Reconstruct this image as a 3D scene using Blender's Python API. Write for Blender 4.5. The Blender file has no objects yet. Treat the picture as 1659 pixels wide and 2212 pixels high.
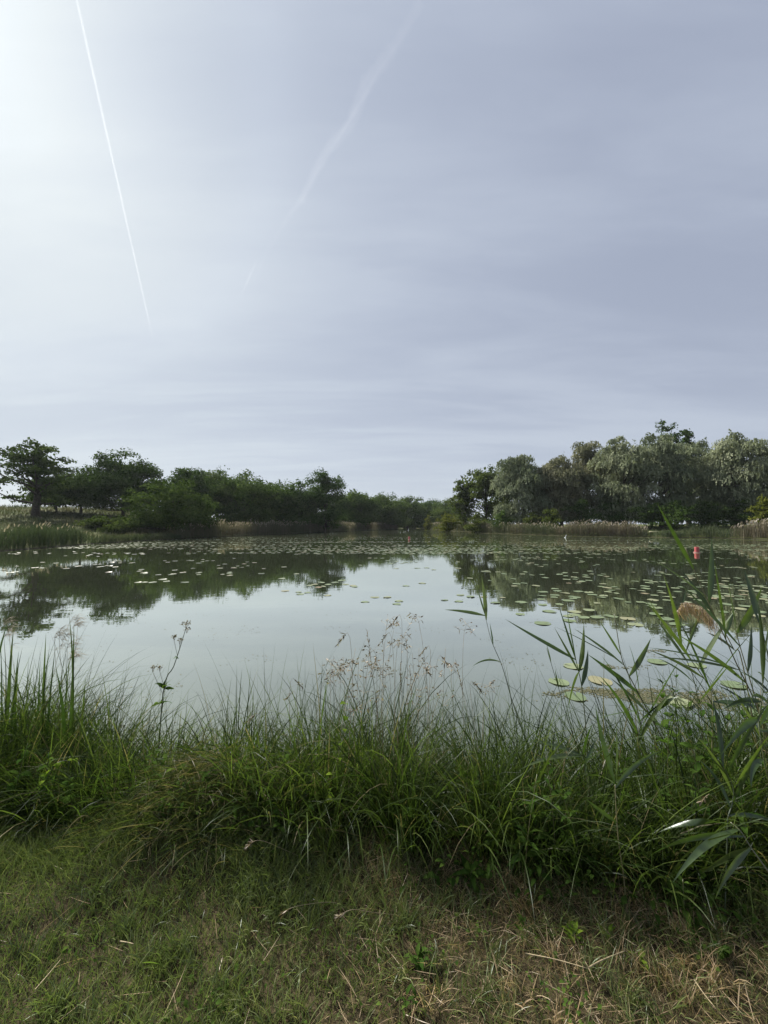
import bpy, math, random
import numpy as np
from mathutils import Vector

rad = math.radians
SC = bpy.context.scene
COL = SC.collection

# ------------------------------------------------------------------ camera
PITCH = rad(1.8)
CAM = np.array((0.0, 0.0, 2.0))
cam = bpy.data.cameras.new('camera')
cam.sensor_fit = 'HORIZONTAL'
cam.sensor_width = 36.0
cam.lens = 18.0
cam.clip_start = 0.05
cam.clip_end = 40000
camo = bpy.data.objects.new('camera', cam)
camo.location = CAM
camo.rotation_euler = (rad(90) + PITCH, 0, 0)
COL.objects.link(camo)
SC.camera = camo

# ------------------------------------------------------------------ world and sun
SUN_AZ, SUN_EL = rad(-49), rad(41)          # azimuth measured from +Y towards +X
SUNDIR = Vector((math.sin(SUN_AZ) * math.cos(SUN_EL), math.cos(SUN_AZ) * math.cos(SUN_EL), math.sin(SUN_EL)))
SC.view_settings.view_transform = 'Standard'
SC.view_settings.look = 'None'
SC.view_settings.exposure = 0.95
SC.view_settings.gamma = 1.0
SC.view_settings.use_curve_mapping = False
SC.cycles.use_denoising = True
SC.cycles.max_bounces = 7
SC.cycles.diffuse_bounces = 3
SC.cycles.glossy_bounces = 3
SC.cycles.transmission_bounces = 3
SC.cycles.transparent_max_bounces = 6
SC.cycles.volume_bounces = 0
SC.cycles.caustics_reflective = False
SC.cycles.caustics_refractive = False
SC.cycles.sample_clamp_indirect = 4.0


class NT:
    def __init__(self, tree):
        self.t = tree
        tree.nodes.clear()

    def n(self, kind, **kw):
        nd = self.t.nodes.new(kind)
        for k, v in kw.items():
            setattr(nd, k, v)
        return nd

    def l(self, a, b):
        self.t.links.new(a, b)

    def math(self, op, a, b=None, c=None, clamp=False):
        nd = self.n('ShaderNodeMath', operation=op)
        nd.use_clamp = clamp
        for i, x in enumerate((a, b, c)):
            if x is None:
                continue
            if isinstance(x, (int, float)):
                nd.inputs[i].default_value = x
            else:
                self.l(x, nd.inputs[i])
        return nd.outputs[0]

    def maprange(self, x, a, b, c, d, smooth=True):
        nd = self.n('ShaderNodeMapRange')
        nd.interpolation_type = 'SMOOTHSTEP' if smooth else 'LINEAR'
        self.l(x, nd.inputs['Value'])
        for k, v in zip(('From Min', 'From Max', 'To Min', 'To Max'), (a, b, c, d)):
            nd.inputs[k].default_value = v
        return nd.outputs[0]

    def mix(self, fac, a, b, mode='MIX'):
        nd = self.n('ShaderNodeMix', data_type='RGBA', blend_type=mode)
        for sock, x in ((nd.inputs['Factor'], fac), (nd.inputs[6], a), (nd.inputs[7], b)):
            if isinstance(x, (int, float)):
                sock.default_value = x
            elif isinstance(x, (tuple, list)):
                sock.default_value = (*x[:3], 1)
            else:
                self.l(x, sock)
        return nd.outputs[2]

    def ramp(self, x, stops, interp='LINEAR'):
        nd = self.n('ShaderNodeValToRGB')
        cr = nd.color_ramp
        cr.interpolation = interp
        while len(cr.elements) > 1:
            cr.elements.remove(cr.elements[-1])
        for i, (p, c) in enumerate(stops):
            e = cr.elements[0] if i == 0 else cr.elements.new(p)
            e.position = p
            e.color = (*c, 1) if len(c) == 3 else c
        self.l(x, nd.inputs[0])
        return nd.outputs[0]

    def noise(self, vec, scale, detail=3, rough=0.5, distort=0.0):
        nd = self.n('ShaderNodeTexNoise')
        nd.inputs['Scale'].default_value = scale
        nd.inputs['Detail'].default_value = detail
        nd.inputs['Roughness'].default_value = rough
        nd.inputs['Distortion'].default_value = distort
        if vec is not None:
            self.l(vec, nd.inputs['Vector'])
        return nd.outputs['Fac']


def build_world():
    w = bpy.data.worlds.new('World')
    SC.world = w
    w.use_nodes = True
    g = NT(w.node_tree)
    out = g.n('ShaderNodeOutputWorld')
    bg = g.n('ShaderNodeBackground')
    g.l(bg.outputs[0], out.inputs[0])
    sky = g.n('ShaderNodeTexSky', sky_type='NISHITA')
    sky.sun_disc = False
    sky.sun_elevation = SUN_EL
    sky.sun_rotation = SUN_AZ
    sky.altitude = 100
    sky.air_density = 1.0
    sky.dust_density = 0.4
    sky.ozone_density = 1.5
    tc = g.n('ShaderNodeTexCoord')
    d = tc.outputs['Generated']
    dn = g.n('ShaderNodeVectorMath', operation='NORMALIZE')
    g.l(d, dn.inputs[0])
    d = dn.outputs[0]
    dot = g.n('ShaderNodeVectorMath', operation='DOT_PRODUCT')
    g.l(d, dot.inputs[0])
    dot.inputs[1].default_value = SUNDIR
    ang = g.math('ARCCOSINE', g.math('MINIMUM', dot.outputs['Value'], 0.99999))
    sep = g.n('ShaderNodeSeparateXYZ')
    g.l(d, sep.inputs[0])
    z = g.math('MAXIMUM', sep.outputs[2], 0.0)
    # thin cirrostratus veil: brightness falls with the angle from the sun (forward scattering)
    glow1 = g.math('EXPONENT', g.math('MULTIPLY', ang, -1.7))
    glow2 = g.math('EXPONENT', g.math('MULTIPLY', g.math('MULTIPLY', ang, ang), -22.0))
    # streaks of cirrus, laid out on a plane high above
    h = g.math('ADD', z, 0.10)
    cmb = g.n('ShaderNodeCombineXYZ')
    g.l(g.math('DIVIDE', sep.outputs[0], h), cmb.inputs[0])
    g.l(g.math('DIVIDE', sep.outputs[1], h), cmb.inputs[1])
    mp = g.n('ShaderNodeMapping')
    mp.inputs['Rotation'].default_value = (0, 0, rad(24))
    mp.inputs['Scale'].default_value = (0.38, 1.7, 1)
    mp.inputs['Location'].default_value = (5.4, 0.6, 0)
    g.l(cmb.outputs[0], mp.inputs['Vector'])
    n1 = g.noise(mp.outputs[0], 0.85, 5, 0.52, 0.7)
    mp2 = g.n('ShaderNodeMapping')
    mp2.inputs['Rotation'].default_value = (0, 0, rad(-35))
    mp2.inputs['Scale'].default_value = (0.8, 2.6, 1)
    mp2.inputs['Location'].default_value = (9.1, 4.7, 0)
    g.l(cmb.outputs[0], mp2.inputs['Vector'])
    n2 = g.noise(mp2.outputs[0], 1.3, 6, 0.6, 0.4)
    cl = g.math('ADD', g.math('MULTIPLY', n1, 0.7), g.math('MULTIPLY', n2, 0.3))
    clf = g.maprange(cl, 0.36, 0.64, 0.0, 1.0)
    clf = g.mix(g.maprange(z, 0.02, 0.28, 0.25, 1.0), (0.5, 0.5, 0.5), clf)
    clf = g.math('ADD', clf, 0.0)
    # halo: faint brighter ring about 22 degrees from the sun
    dh = g.math('SUBTRACT', ang, rad(23.5))
    halo = g.math('EXPONENT', g.math('MULTIPLY', g.math('MULTIPLY', dh, dh), -300.0))
    hz = g.math('EXPONENT', g.math('MULTIPLY', z, -2.5))
    br = g.math('ADD', 0.292, g.math('MULTIPLY', glow1, 0.56))
    br = g.math('ADD', br, g.math('MULTIPLY', glow2, 0.10))
    br = g.math('ADD', br, g.math('MULTIPLY', clf, 0.10))
    br = g.math('ADD', br, g.math('MULTIPLY', halo, 0.022))
    br = g.math('ADD', br, g.math('MULTIPLY', hz, 0.27))
    # the veil is whiter near the sun and the horizon, bluer away from both
    wf = g.math('ADD', g.math('MULTIPLY', glow1, 1.0), g.math('ADD', g.math('MULTIPLY', hz, 0.55), g.math('MULTIPLY', clf, 0.16)), clamp=True)
    tint = g.mix(wf, (0.858, 0.992, 1.36), (0.965, 1.036, 1.07))
    veil = g.n('ShaderNodeVectorMath', operation='SCALE')
    g.l(tint, veil.inputs[0])
    g.l(br, veil.inputs['Scale'])
    nis = g.n('ShaderNodeVectorMath', operation='SCALE')
    g.l(sky.outputs[0], nis.inputs[0])
    nis.inputs['Scale'].default_value = 0.06
    tot = g.mix(0.90, nis.outputs[0], veil.outputs[0])
    g.l(tot, bg.inputs['Color'])
    bg.inputs['Strength'].default_value = 0.52


build_world()
sun = bpy.data.lights.new('sun', 'SUN')
sun.energy = 5.0
sun.angle = rad(6.0)
sun.color = (1.0, 0.95, 0.87)
suno = bpy.data.objects.new('sun', sun)
suno.rotation_euler = (-SUNDIR).to_track_quat('-Z', 'Y').to_euler()
suno.location = (-20, 15, 30)
COL.objects.link(suno)

# ------------------------------------------------------------------ helpers
FWD = np.array((0, math.cos(PITCH), math.sin(PITCH)))
UP = np.array((0, -math.sin(PITCH), math.cos(PITCH)))
RIGHT = np.array((1.0, 0, 0))


def ray(u, v):
    return FWD + RIGHT * (u - 829.5) / 829.5 + UP * (1106 - v) / 829.5


def at(u, v, Y):                       # the point at distance Y ahead
    r = ray(u, v)
    return CAM + r * (Y / r[1])


def atz(u, v, z):                      # the point on a level at height z
    r = ray(u, v)
    return CAM + r * ((z - CAM[2]) / r[2])


def mesh(name, V, F, mat=None, t=None, smooth=False):
    """V (n,3); F list of index arrays (n,3)/(n,4)"""
    me = bpy.data.meshes.new(name)
    V = np.asarray(V, dtype=np.float32).reshape(-1, 3)
    if not isinstance(F, (list, tuple)):
        F = [F]
    F = [np.asarray(f, dtype=np.int32) for f in F if len(f)]
    sizes = np.concatenate([np.full(len(f), f.shape[1], dtype=np.int32) for f in F])
    idx = np.concatenate([f.ravel() for f in F])
    starts = np.concatenate(([0], np.cumsum(sizes)[:-1])).astype(np.int32)
    me.vertices.add(len(V))
    me.vertices.foreach_set('co', V.ravel())
    me.loops.add(len(idx))
    me.loops.foreach_set('vertex_index', idx)
    me.polygons.add(len(sizes))
    me.polygons.foreach_set('loop_start', starts)
    me.update(calc_edges=True)
    me.validate()
    if t is not None:
        a = me.attributes.new('t', 'FLOAT', 'POINT')
        a.data.foreach_set('value', np.asarray(t, dtype=np.float32).ravel())
    if smooth:
        me.polygons.foreach_set('use_smooth', np.ones(len(sizes), dtype=bool))
    if mat:
        me.materials.append(mat)
    return me


def obj(name, me, parent=None, loc=None, rot=None, scale=None):
    o = bpy.data.objects.new(name, me)
    COL.objects.link(o)
    if parent is not None:
        o.parent = parent
    if loc is not None:
        o.location = [float(x) for x in loc]
    if rot is not None:
        o.rotation_euler = rot
    if scale is not None:
        o.scale = (scale,) * 3 if isinstance(scale, (int, float)) else scale
    return o


def tag(o, label=None, cat=None, group=None, kind=None):
    if label:
        o['label'] = label
    if cat:
        o['category'] = cat
    if group:
        o['group'] = group
    if kind:
        o['kind'] = kind
    return o


def thing(name, label, cat, loc=(0, 0, 0), group=None):
    return tag(obj(name, None, loc=loc), label, cat, group)


class MB:
    """collects pieces into one mesh"""
    def __init__(self):
        self.V, self.Q, self.T, self.t, self.n = [], [], [], [], 0

    def add(self, V, Q=None, T=None, t=0.5):
        V = np.asarray(V, dtype=np.float32).reshape(-1, 3)
        self.V.append(V)
        if Q is not None and len(Q):
            self.Q.append(np.asarray(Q) + self.n)
        if T is not None and len(T):
            self.T.append(np.asarray(T) + self.n)
        tt = np.asarray(t, dtype=np.float32)
        self.t.append(np.full(len(V), float(tt)) if tt.ndim == 0 else tt.ravel())
        self.n += len(V)

    def mesh(self, name, mat, smooth=False, origin=None):
        V = np.concatenate(self.V)
        if origin is not None:
            V = V - np.asarray(origin, dtype=np.float32)
        F = []
        if self.Q:
            F.append(np.concatenate(self.Q))
        if self.T:
            F.append(np.concatenate(self.T))
        return mesh(name, V, F, mat, np.concatenate(self.t), smooth)


def tube(P, R, sides=6, cap=True):
    P = np.asarray(P, dtype=float)
    n = len(P)
    R = np.broadcast_to(np.asarray(R, dtype=float), (n,))
    T = np.gradient(P, axis=0)
    T /= np.linalg.norm(T, axis=1)[:, None] + 1e-9
    ref = np.array((0.31, 0.17, 0.93)) if abs(T[:, 2]).mean() < 0.8 else np.array((0.93, 0.31, 0.1))
    A = np.cross(T, ref)
    A /= np.linalg.norm(A, axis=1)[:, None] + 1e-9
    B = np.cross(T, A)
    a = np.linspace(0, 2 * math.pi, sides, endpoint=False)
    V = P[:, None] + R[:, None, None] * (np.cos(a)[None, :, None] * A[:, None] + np.sin(a)[None, :, None] * B[:, None])
    V = V.reshape(-1, 3)
    i, j = np.meshgrid(np.arange(n - 1), np.arange(sides), indexing='ij')
    k = (j + 1) % sides
    Q = np.stack([i * sides + j, i * sides + k, (i + 1) * sides + k, (i + 1) * sides + j], -1).reshape(-1, 4)
    T3 = []
    if cap:
        for b in (0, (n - 1) * sides):
            for s in range(1, sides - 1):
                T3.append((b, b + s, b + s + 1))
    return V, Q, np.array(T3, dtype=int).reshape(-1, 3)


def bez(pts, n=12):
    """smooth curve through points (Catmull-Rom)"""
    P = [np.asarray(p, dtype=float) for p in pts]
    P = [2 * P[0] - P[1]] + P + [2 * P[-1] - P[-2]]
    out = []
    m = len(P) - 3
    for i in range(m):
        for k in range(n // m + (1 if i == m - 1 else 0)):
            s = k / (n // m)
            a, b, c, d = P[i:i + 4]
            out.append(0.5 * (2 * b + (c - a) * s + (2 * a - 5 * b + 4 * c - d) * s ** 2 + (3 * b - a - 3 * c + d) * s ** 3))
    return np.array(out)


def blades(P, az, L, W, lean, curl, segs, t, twist=0.0, fold=0.0, prof=None, tipt=0.0):
    """N grass blades as strips"""
    P = np.asarray(P, dtype=float)
    N = len(P)
    br = lambda x: np.broadcast_to(np.asarray(x, dtype=float), (N,))
    az, L, W, lean, curl, t, twist = map(br, (az, L, W, lean, curl, t, twist))
    s = np.linspace(0, 1, segs + 1)
    sm = (s[:-1] + s[1:]) / 2
    th = lean[:, None] + curl[:, None] * sm[None] ** 1.4
    st = L[:, None] / segs
    hx = np.concatenate([np.zeros((N, 1)), np.cumsum(np.sin(th) * st, 1)], 1)
    hz = np.concatenate([np.zeros((N, 1)), np.cumsum(np.cos(th) * st, 1)], 1)
    ca, sa = np.cos(az)[:, None], np.sin(az)[:, None]
    C = np.stack([P[:, 0:1] + hx * ca, P[:, 1:2] + hx * sa, P[:, 2:3] + hz], -1)
    thn = lean[:, None] + curl[:, None] * s[None] ** 1.4
    # side vector, turned about the blade
    tw = twist[:, None] * np.ones_like(s)[None]
    sx = np.stack([-sa * np.ones_like(thn), ca * np.ones_like(thn), np.zeros_like(thn)], -1)
    nx = np.stack([np.cos(thn) * ca, np.cos(thn) * sa, -np.sin(thn)], -1)
    S = sx * np.cos(tw)[..., None] + nx * np.sin(tw)[..., None]
    w = prof(s) if prof is not None else np.clip((0.55 + 0.9 * s) * (1 - s ** 2.2) , 0.02, 1)
    S = S * (W[:, None] * w[None] * 0.5)[..., None]
    V = np.stack([C - S, C + S], 2).reshape(N, -1, 3)
    base = (np.arange(N) * (segs + 1) * 2)[:, None]
    k = np.arange(segs)[None] * 2
    Q = np.stack([base + k, base + k + 1, base + k + 3, base + k + 2], -1).reshape(-1, 4)
    tt = np.repeat((t[:, None] + tipt * s[None])[:, :, None], 2, 2).reshape(-1)
    return V.reshape(-1, 3), Q, np.clip(tt, 0, 1)


def leaf_strip(A, B, sag, W, face, n=8, fold=0.25, prof=None, droop=None):
    """a folded lance-shaped leaf from A to B; sag bends it (vector at mid); face is the way the blade looks"""
    A, B, sag = (np.asarray(x, dtype=float) for x in (A, B, sag))
    s = np.linspace(0, 1, n + 1)
    M = (A + B) / 2 + sag
    C = ((1 - s) ** 2)[:, None] * A + (2 * s * (1 - s))[:, None] * M + (s ** 2)[:, None] * B
    T = np.gradient(C, axis=0)
    T /= np.linalg.norm(T, axis=1)[:, None]
    S = np.cross(T, np.asarray(face, dtype=float))
    S /= np.linalg.norm(S, axis=1)[:, None] + 1e-9
    N = np.cross(S, T)
    w = prof(s) if prof is not None else np.clip((s / 0.28) ** 0.6, 0.25, 1) * np.clip(1 - ((s - 0.28).clip(0) / 0.72) ** 1.7, 0.015, 1)
    h = (W * 0.5 * w)[:, None]
    V = np.stack([C - S * h + N * h * fold, C, C + S * h + N * h * fold], 1).reshape(-1, 3)
    k = np.arange(n)[:, None] * 3
    Q = np.concatenate([k + np.array([[0, 1, 4, 3]]), k + np.array([[1, 2, 5, 4]])])
    return V, Q


# ------------------------------------------------------------------ materials
def mat_new(name):
    m = bpy.data.materials.new(name)
    m.use_nodes = True
    return m, NT(m.node_tree)


def mat_foliage(name, stops, transl=0.35, gloss=0.06, rough=0.45, objvar=0.12, nscale=0.0, thru=(1.35, 1.45, 0.7)):
    """leaf stuff: colour from the 't' attribute, light passes through"""
    m, g = mat_new(name)
    out = g.n('ShaderNodeOutputMaterial')
    at_ = g.n('ShaderNodeAttribute', attribute_name='t')
    c = g.ramp(at_.outputs['Fac'], stops)
    if objvar:
        oi = g.n('ShaderNodeObjectInfo')
        f = g.maprange(oi.outputs['Random'], 0, 1, 1 - objvar, 1 + objvar, False)
        hv = g.n('ShaderNodeHueSaturation')
        g.l(c, hv.inputs['Color'])
        g.l(f, hv.inputs['Value'])
        g.l(g.maprange(oi.outputs['Random'], 0, 1, 0.5 + 0.012, 0.5 - 0.012, False), hv.inputs['Hue'])
        c = hv.outputs[0]
    if nscale:
        geo = g.n('ShaderNodeNewGeometry')
        nf = g.noise(geo.outputs['Position'], nscale, 3, 0.6)
        c = g.mix(1.0, c, g.ramp(nf, [(0.3, (0.72, 0.74, 0.7)), (0.7, (1.25, 1.22, 1.15))]), 'MULTIPLY')
    df = g.n('ShaderNodeBsdfDiffuse')
    tr = g.n('ShaderNodeBsdfTranslucent')
    g.l(c, df.inputs['Color'])
    tc = g.mix(1.0, c, thru, 'MULTIPLY')
    g.l(tc, tr.inputs['Color'])
    mx = g.n('ShaderNodeMixShader')
    mx.inputs[0].default_value = transl
    g.l(df.outputs[0], mx.inputs[1])
    g.l(tr.outputs[0], mx.inputs[2])
    if gloss > 0:
        gl = g.n('ShaderNodeBsdfGlossy')
        gl.inputs['Roughness'].default_value = rough
        gl.inputs['Color'].default_value = (0.9, 0.95, 1.0, 1)
        m2 = g.n('ShaderNodeMixShader')
        m2.inputs[0].default_value = gloss
        g.l(mx.outputs[0], m2.inputs[1])
        g.l(gl.outputs[0], m2.inputs[2])
        mx = m2
    g.l(mx.outputs[0], out.inputs[0])
    return m


def mat_simple(name, col, rough=0.6, nscale=0, namp=0.3, spec=0.5, bump=0.0):
    m, g = mat_new(name)
    out = g.n('ShaderNodeOutputMaterial')
    b = g.n('ShaderNodeBsdfPrincipled')
    b.inputs['Roughness'].default_value = rough
    b.inputs['Specular IOR Level'].default_value = spec
    if nscale:
        tc = g.n('ShaderNodeTexCoord')
        nf = g.noise(tc.outputs['Object'], nscale, 5, 0.6)
        lo = tuple(x * (1 - namp) for x in col)
        hi = tuple(min(1, x * (1 + namp)) for x in col)
        g.l(g.ramp(nf, [(0.3, lo), (0.7, hi)]), b.inputs['Base Color'])
        if bump:
            bp = g.n('ShaderNodeBump')
            bp.inputs['Strength'].default_value = bump
            bp.inputs['Distance'].default_value = 0.02
            g.l(nf, bp.inputs['Height'])
            g.l(bp.outputs[0], b.inputs['Normal'])
    else:
        b.inputs['Base Color'].default_value = (*col, 1)
    g.l(b.outputs[0], out.inputs[0])
    return m


def mat_ground():
    m, g = mat_new('earth_and_turf')
    out = g.n('ShaderNodeOutputMaterial')
    b = g.n('ShaderNodeBsdfPrincipled')
    b.inputs['Roughness'].default_value = 0.95
    b.inputs['Specular IOR Level'].default_value = 0.1
    geo = g.n('ShaderNodeNewGeometry')
    p = geo.outputs['Position']
    n1 = g.noise(p, 0.35, 6, 0.65)
    n2 = g.noise(p, 22.0, 5, 0.7)
    c1 = g.ramp(n1, [(0.35, (0.045, 0.062, 0.018)), (0.55, (0.075, 0.088, 0.027)), (0.72, (0.115, 0.105, 0.045))])
    c2 = g.ramp(n2, [(0.3, (0.018, 0.015, 0.008)), (0.5, (0.045, 0.036, 0.02)), (0.7, (0.10, 0.078, 0.045))])
    sep = g.n('ShaderNodeSeparateXYZ')
    g.l(p, sep.inputs[0])
    near = g.maprange(sep.outputs[1], 4.0, 9.0, 0.0, 1.0)
    c = g.mix(near, c2, c1)
    mud = g.maprange(sep.outputs[2], 0.02, 0.16, 1.0, 0.0)
    c = g.mix(mud, c, (0.03, 0.027, 0.018))
    g.l(c, b.inputs['Base Color'])
    bp = g.n('ShaderNodeBump')
    bp.inputs['Strength'].default_value = 0.6
    bp.inputs['Distance'].default_value = 0.03
    g.l(n2, bp.inputs['Height'])
    g.l(bp.outputs[0], b.inputs['Normal'])
    g.l(b.outputs[0], out.inputs[0])
    return m


def mat_water():
    m, g = mat_new('murky_pond_water')
    out = g.n('ShaderNodeOutputMaterial')
    b = g.n('ShaderNodeBsdfPrincipled')
    geo = g.n('ShaderNodeNewGeometry')
    p = geo.outputs['Position']
    n1 = g.noise(p, 0.12, 4, 0.55)
    c = g.ramp(n1, [(0.3, (0.050, 0.060, 0.034)), (0.7, (0.063, 0.074, 0.043))])
    b = g.n('ShaderNodeBsdfDiffuse')
    g.l(c, b.inputs['Color'])
    gl = g.n('ShaderNodeBsdfGlossy')
    gl.inputs['Roughness'].default_value = 0.012
    gl.inputs['Color'].default_value = (0.975, 1.0, 0.905, 1)
    # gentle long ripples plus a fine breath of wind
    mp = g.n('ShaderNodeMapping')
    mp.inputs['Scale'].default_value = (0.7, 1.6, 1)
    g.l(p, mp.inputs['Vector'])
    r1 = g.noise(mp.outputs[0], 2.2, 3, 0.5, 0.4)
    r2 = g.noise(mp.outputs[0], 16.0, 3, 0.6)
    patch = g.maprange(g.noise(p, 0.2, 3, 0.5), 0.42, 0.62, 0.15, 1.0)
    hgt = g.math('ADD', g.math('MULTIPLY', r1, 0.010), g.math('MULTIPLY', g.math('MULTIPLY', r2, patch), 0.0013))
    bp = g.n('ShaderNodeBump')
    bp.inputs['Strength'].default_value = 0.115
    bp.inputs['Distance'].default_value = 1.0
    g.l(hgt, bp.inputs['Height'])
    g.l(bp.outputs[0], gl.inputs['Normal'])
    # reflection grows towards grazing view, boosted past real water to brighten the pond
    lw = g.n('ShaderNodeLayerWeight')
    lw.inputs['Blend'].default_value = 0.5
    fr = g.maprange(lw.outputs['Facing'], 0.42, 0.80, 0.09, 0.86, False)
    mx = g.n('ShaderNodeMixShader')
    g.l(fr, mx.inputs[0])
    g.l(b.outputs[0], mx.inputs[1])
    g.l(gl.outputs[0], mx.inputs[2])
    g.l(mx.outputs[0], out.inputs[0])
    return m


M = {}
M['ground'] = mat_ground()
M['water'] = mat_water()
M['bark'] = mat_simple('dark_bark', (0.05, 0.042, 0.034), 0.9, 6.0, 0.45, 0.2, 0.5)
M['oak'] = mat_foliage('oak_leaves', [(0, (0.0315, 0.0540, 0.0163)), (0.5, (0.0532, 0.0864, 0.0243)), (1, (0.0871, 0.1242, 0.0377))], 0.30, 0.0, thru=(1.15, 1.2, 0.85))
M['maple'] = mat_foliage('field_maple_leaves', [(0, (0.0323, 0.0549, 0.0141)), (0.5, (0.0532, 0.0850, 0.0221)), (1, (0.0807, 0.1132, 0.0319))], 0.32, 0.0, thru=(1.15, 1.2, 0.85))
M['alder'] = mat_foliage('alder_leaves', [(0, (0.0390, 0.0668, 0.0202)), (0.5, (0.0650, 0.1044, 0.0305)), (1, (0.1039, 0.1450, 0.0464))], 0.30, 0.0, thru=(1.15, 1.2, 0.85))
M['willow'] = mat_foliage('white_willow_leaves', [(0, (0.1079, 0.1294, 0.0779)), (0.5, (0.1759, 0.2037, 0.1278)), (1, (0.2639, 0.2875, 0.1945))], 0.28, 0.0, thru=(1.15, 1.2, 0.85))
M['brown_willow'] = mat_foliage('browned_willow_leaves', [(0, (0.108, 0.118, 0.072)), (0.5, (0.172, 0.176, 0.112)), (1, (0.240, 0.232, 0.158))], 0.28, 0.0, thru=(1.15, 1.2, 0.85))
M['poplar'] = mat_foliage('poplar_leaves', [(0, (0.0470, 0.0694, 0.0202)), (0.5, (0.0784, 0.1075, 0.0314)), (1, (0.1288, 0.1568, 0.0504))], 0.32, 0.0, thru=(1.15, 1.2, 0.85))
M['shrub'] = mat_foliage('shrub_leaves', [(0, (0.0415, 0.0597, 0.0166)), (0.5, (0.0705, 0.0954, 0.0265)), (1, (0.1160, 0.1367, 0.0415))], 0.34, 0.0, thru=(1.15, 1.2, 0.85))
M['lime_shrub'] = mat_foliage('yellow_green_leaves', [(0, (0.0761, 0.0878, 0.0175)), (0.5, (0.1229, 0.1346, 0.0263)), (1, (0.1755, 0.1755, 0.0410))], 0.36, 0.0, thru=(1.15, 1.2, 0.85))
# ramps run from fresh green to dry straw
GREEN_DRY = [(0.0, (0.068, 0.092, 0.030)), (0.30, (0.124, 0.166, 0.052)), (0.55, (0.185, 0.200, 0.084)), (0.75, (0.32, 0.225, 0.135)), (1.0, (0.52, 0.41, 0.28))]
M['lawn'] = mat_foliage('short_turf_blades', GREEN_DRY, 0.34, 0.03, 0.45, 0, 2.2, (1.15, 1.25, 0.8))
M['sedge'] = mat_foliage('sedge_blades', [(0.0, (0.0168, 0.0312, 0.0072)), (0.35, (0.0409, 0.0673, 0.0143)), (0.65, (0.0793, 0.1105, 0.0264)), (0.85, (0.120, 0.112, 0.050)), (1.0, (0.200, 0.165, 0.098))], 0.50, 0.010, 0.42, 0, 0.0, (1.25, 1.32, 0.75))
M['reedbed'] = mat_foliage('far_reeds', [(0.0, (0.0432, 0.0638, 0.0247)), (0.35, (0.0763, 0.0886, 0.0412)), (0.65, (0.1185, 0.1030, 0.0680)), (0.9, (0.1803, 0.1525, 0.1082)), (1, (0.3503, 0.3040, 0.2421))], 0.30, 0.02, 0.5, 0, thru=(1.1, 1.15, 0.85))
M['reed_leaf'] = mat_foliage('reed_leaf', [(0.0, (0.026, 0.050, 0.012)), (0.5, (0.046, 0.078, 0.020)), (1.0, (0.085, 0.12, 0.036))], 0.42, 0.05, 0.35, 0.15, 30)
M['reed_stem'] = mat_foliage('reed_stem', [(0.0, (0.045, 0.06, 0.022)), (1.0, (0.14, 0.13, 0.06))], 0.0, 0.08, 0.4, 0.15)
M['plume'] = mat_foliage('dry_plume', [(0.0, (0.16, 0.095, 0.062)), (0.5, (0.30, 0.21, 0.14)), (1.0, (0.46, 0.36, 0.25))], 0.35, 0.05, 0.4, 0)
M['seed'] = mat_foliage('seed_husks', [(0.0, (0.060, 0.045, 0.030)), (0.5, (0.21, 0.165, 0.10)), (1.0, (0.46, 0.40, 0.29))], 0.2, 0.03, 0.5, 0.25)
M['herb'] = mat_foliage('herb_leaf', [(0.0, (0.0270, 0.0558, 0.0126)), (0.5, (0.0504, 0.0945, 0.0198)), (1.0, (0.0900, 0.1395, 0.0306))], 0.42, 0.0, 0.5, 0.25, 25)
M['lime_leaf'] = mat_foliage('bindweed_leaf', [(0.0, (0.0800, 0.1360, 0.0200)), (0.5, (0.1280, 0.2000, 0.0280)), (1.0, (0.1760, 0.2480, 0.0400))], 0.42, 0.0, 0.4, 0.25, 25)
M['straw'] = mat_simple('dry_straw', (0.36, 0.29, 0.17), 0.7, 40, 0.35)
M['weed'] = mat_foliage('floating_weed', [(0.0, (0.0620, 0.0620, 0.0279)), (0.5, (0.0961, 0.0961, 0.0465)), (1.0, (0.1488, 0.1364, 0.0806))], 0.1, 0.06, 0.35, 0)


def mat_pad():
    m, g = mat_new('lily_pad_leaf')
    out = g.n('ShaderNodeOutputMaterial')
    b = g.n('ShaderNodeBsdfPrincipled')
    b.inputs['Roughness'].default_value = 0.38
    b.inputs['Specular IOR Level'].default_value = 0.5
    a = g.n('ShaderNodeAttribute', attribute_name='t')
    oi = g.n('ShaderNodeObjectInfo')
    v = g.math('FRACT', g.math('ADD', a.outputs['Fac'], oi.outputs['Random']))
    c = g.ramp(v, [(0.0, (0.108, 0.148, 0.072)), (0.45, (0.145, 0.188, 0.096)), (0.75, (0.19, 0.218, 0.122)), (0.97, (0.215, 0.212, 0.122)), (1.0, (0.20, 0.155, 0.09))])
    tc = g.n('ShaderNodeTexCoord')
    nf = g.noise(tc.outputs['Object'], 28, 4, 0.6)
    c = g.mix(1.0, c, g.ramp(nf, [(0.3, (0.8, 0.8, 0.75)), (0.65, (1.12, 1.1, 1.05))]), 'MULTIPLY')
    g.l(c, b.inputs['Base Color'])
    g.l(b.outputs[0], out.inputs[0])
    return m


M['pad'] = mat_pad()

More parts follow.
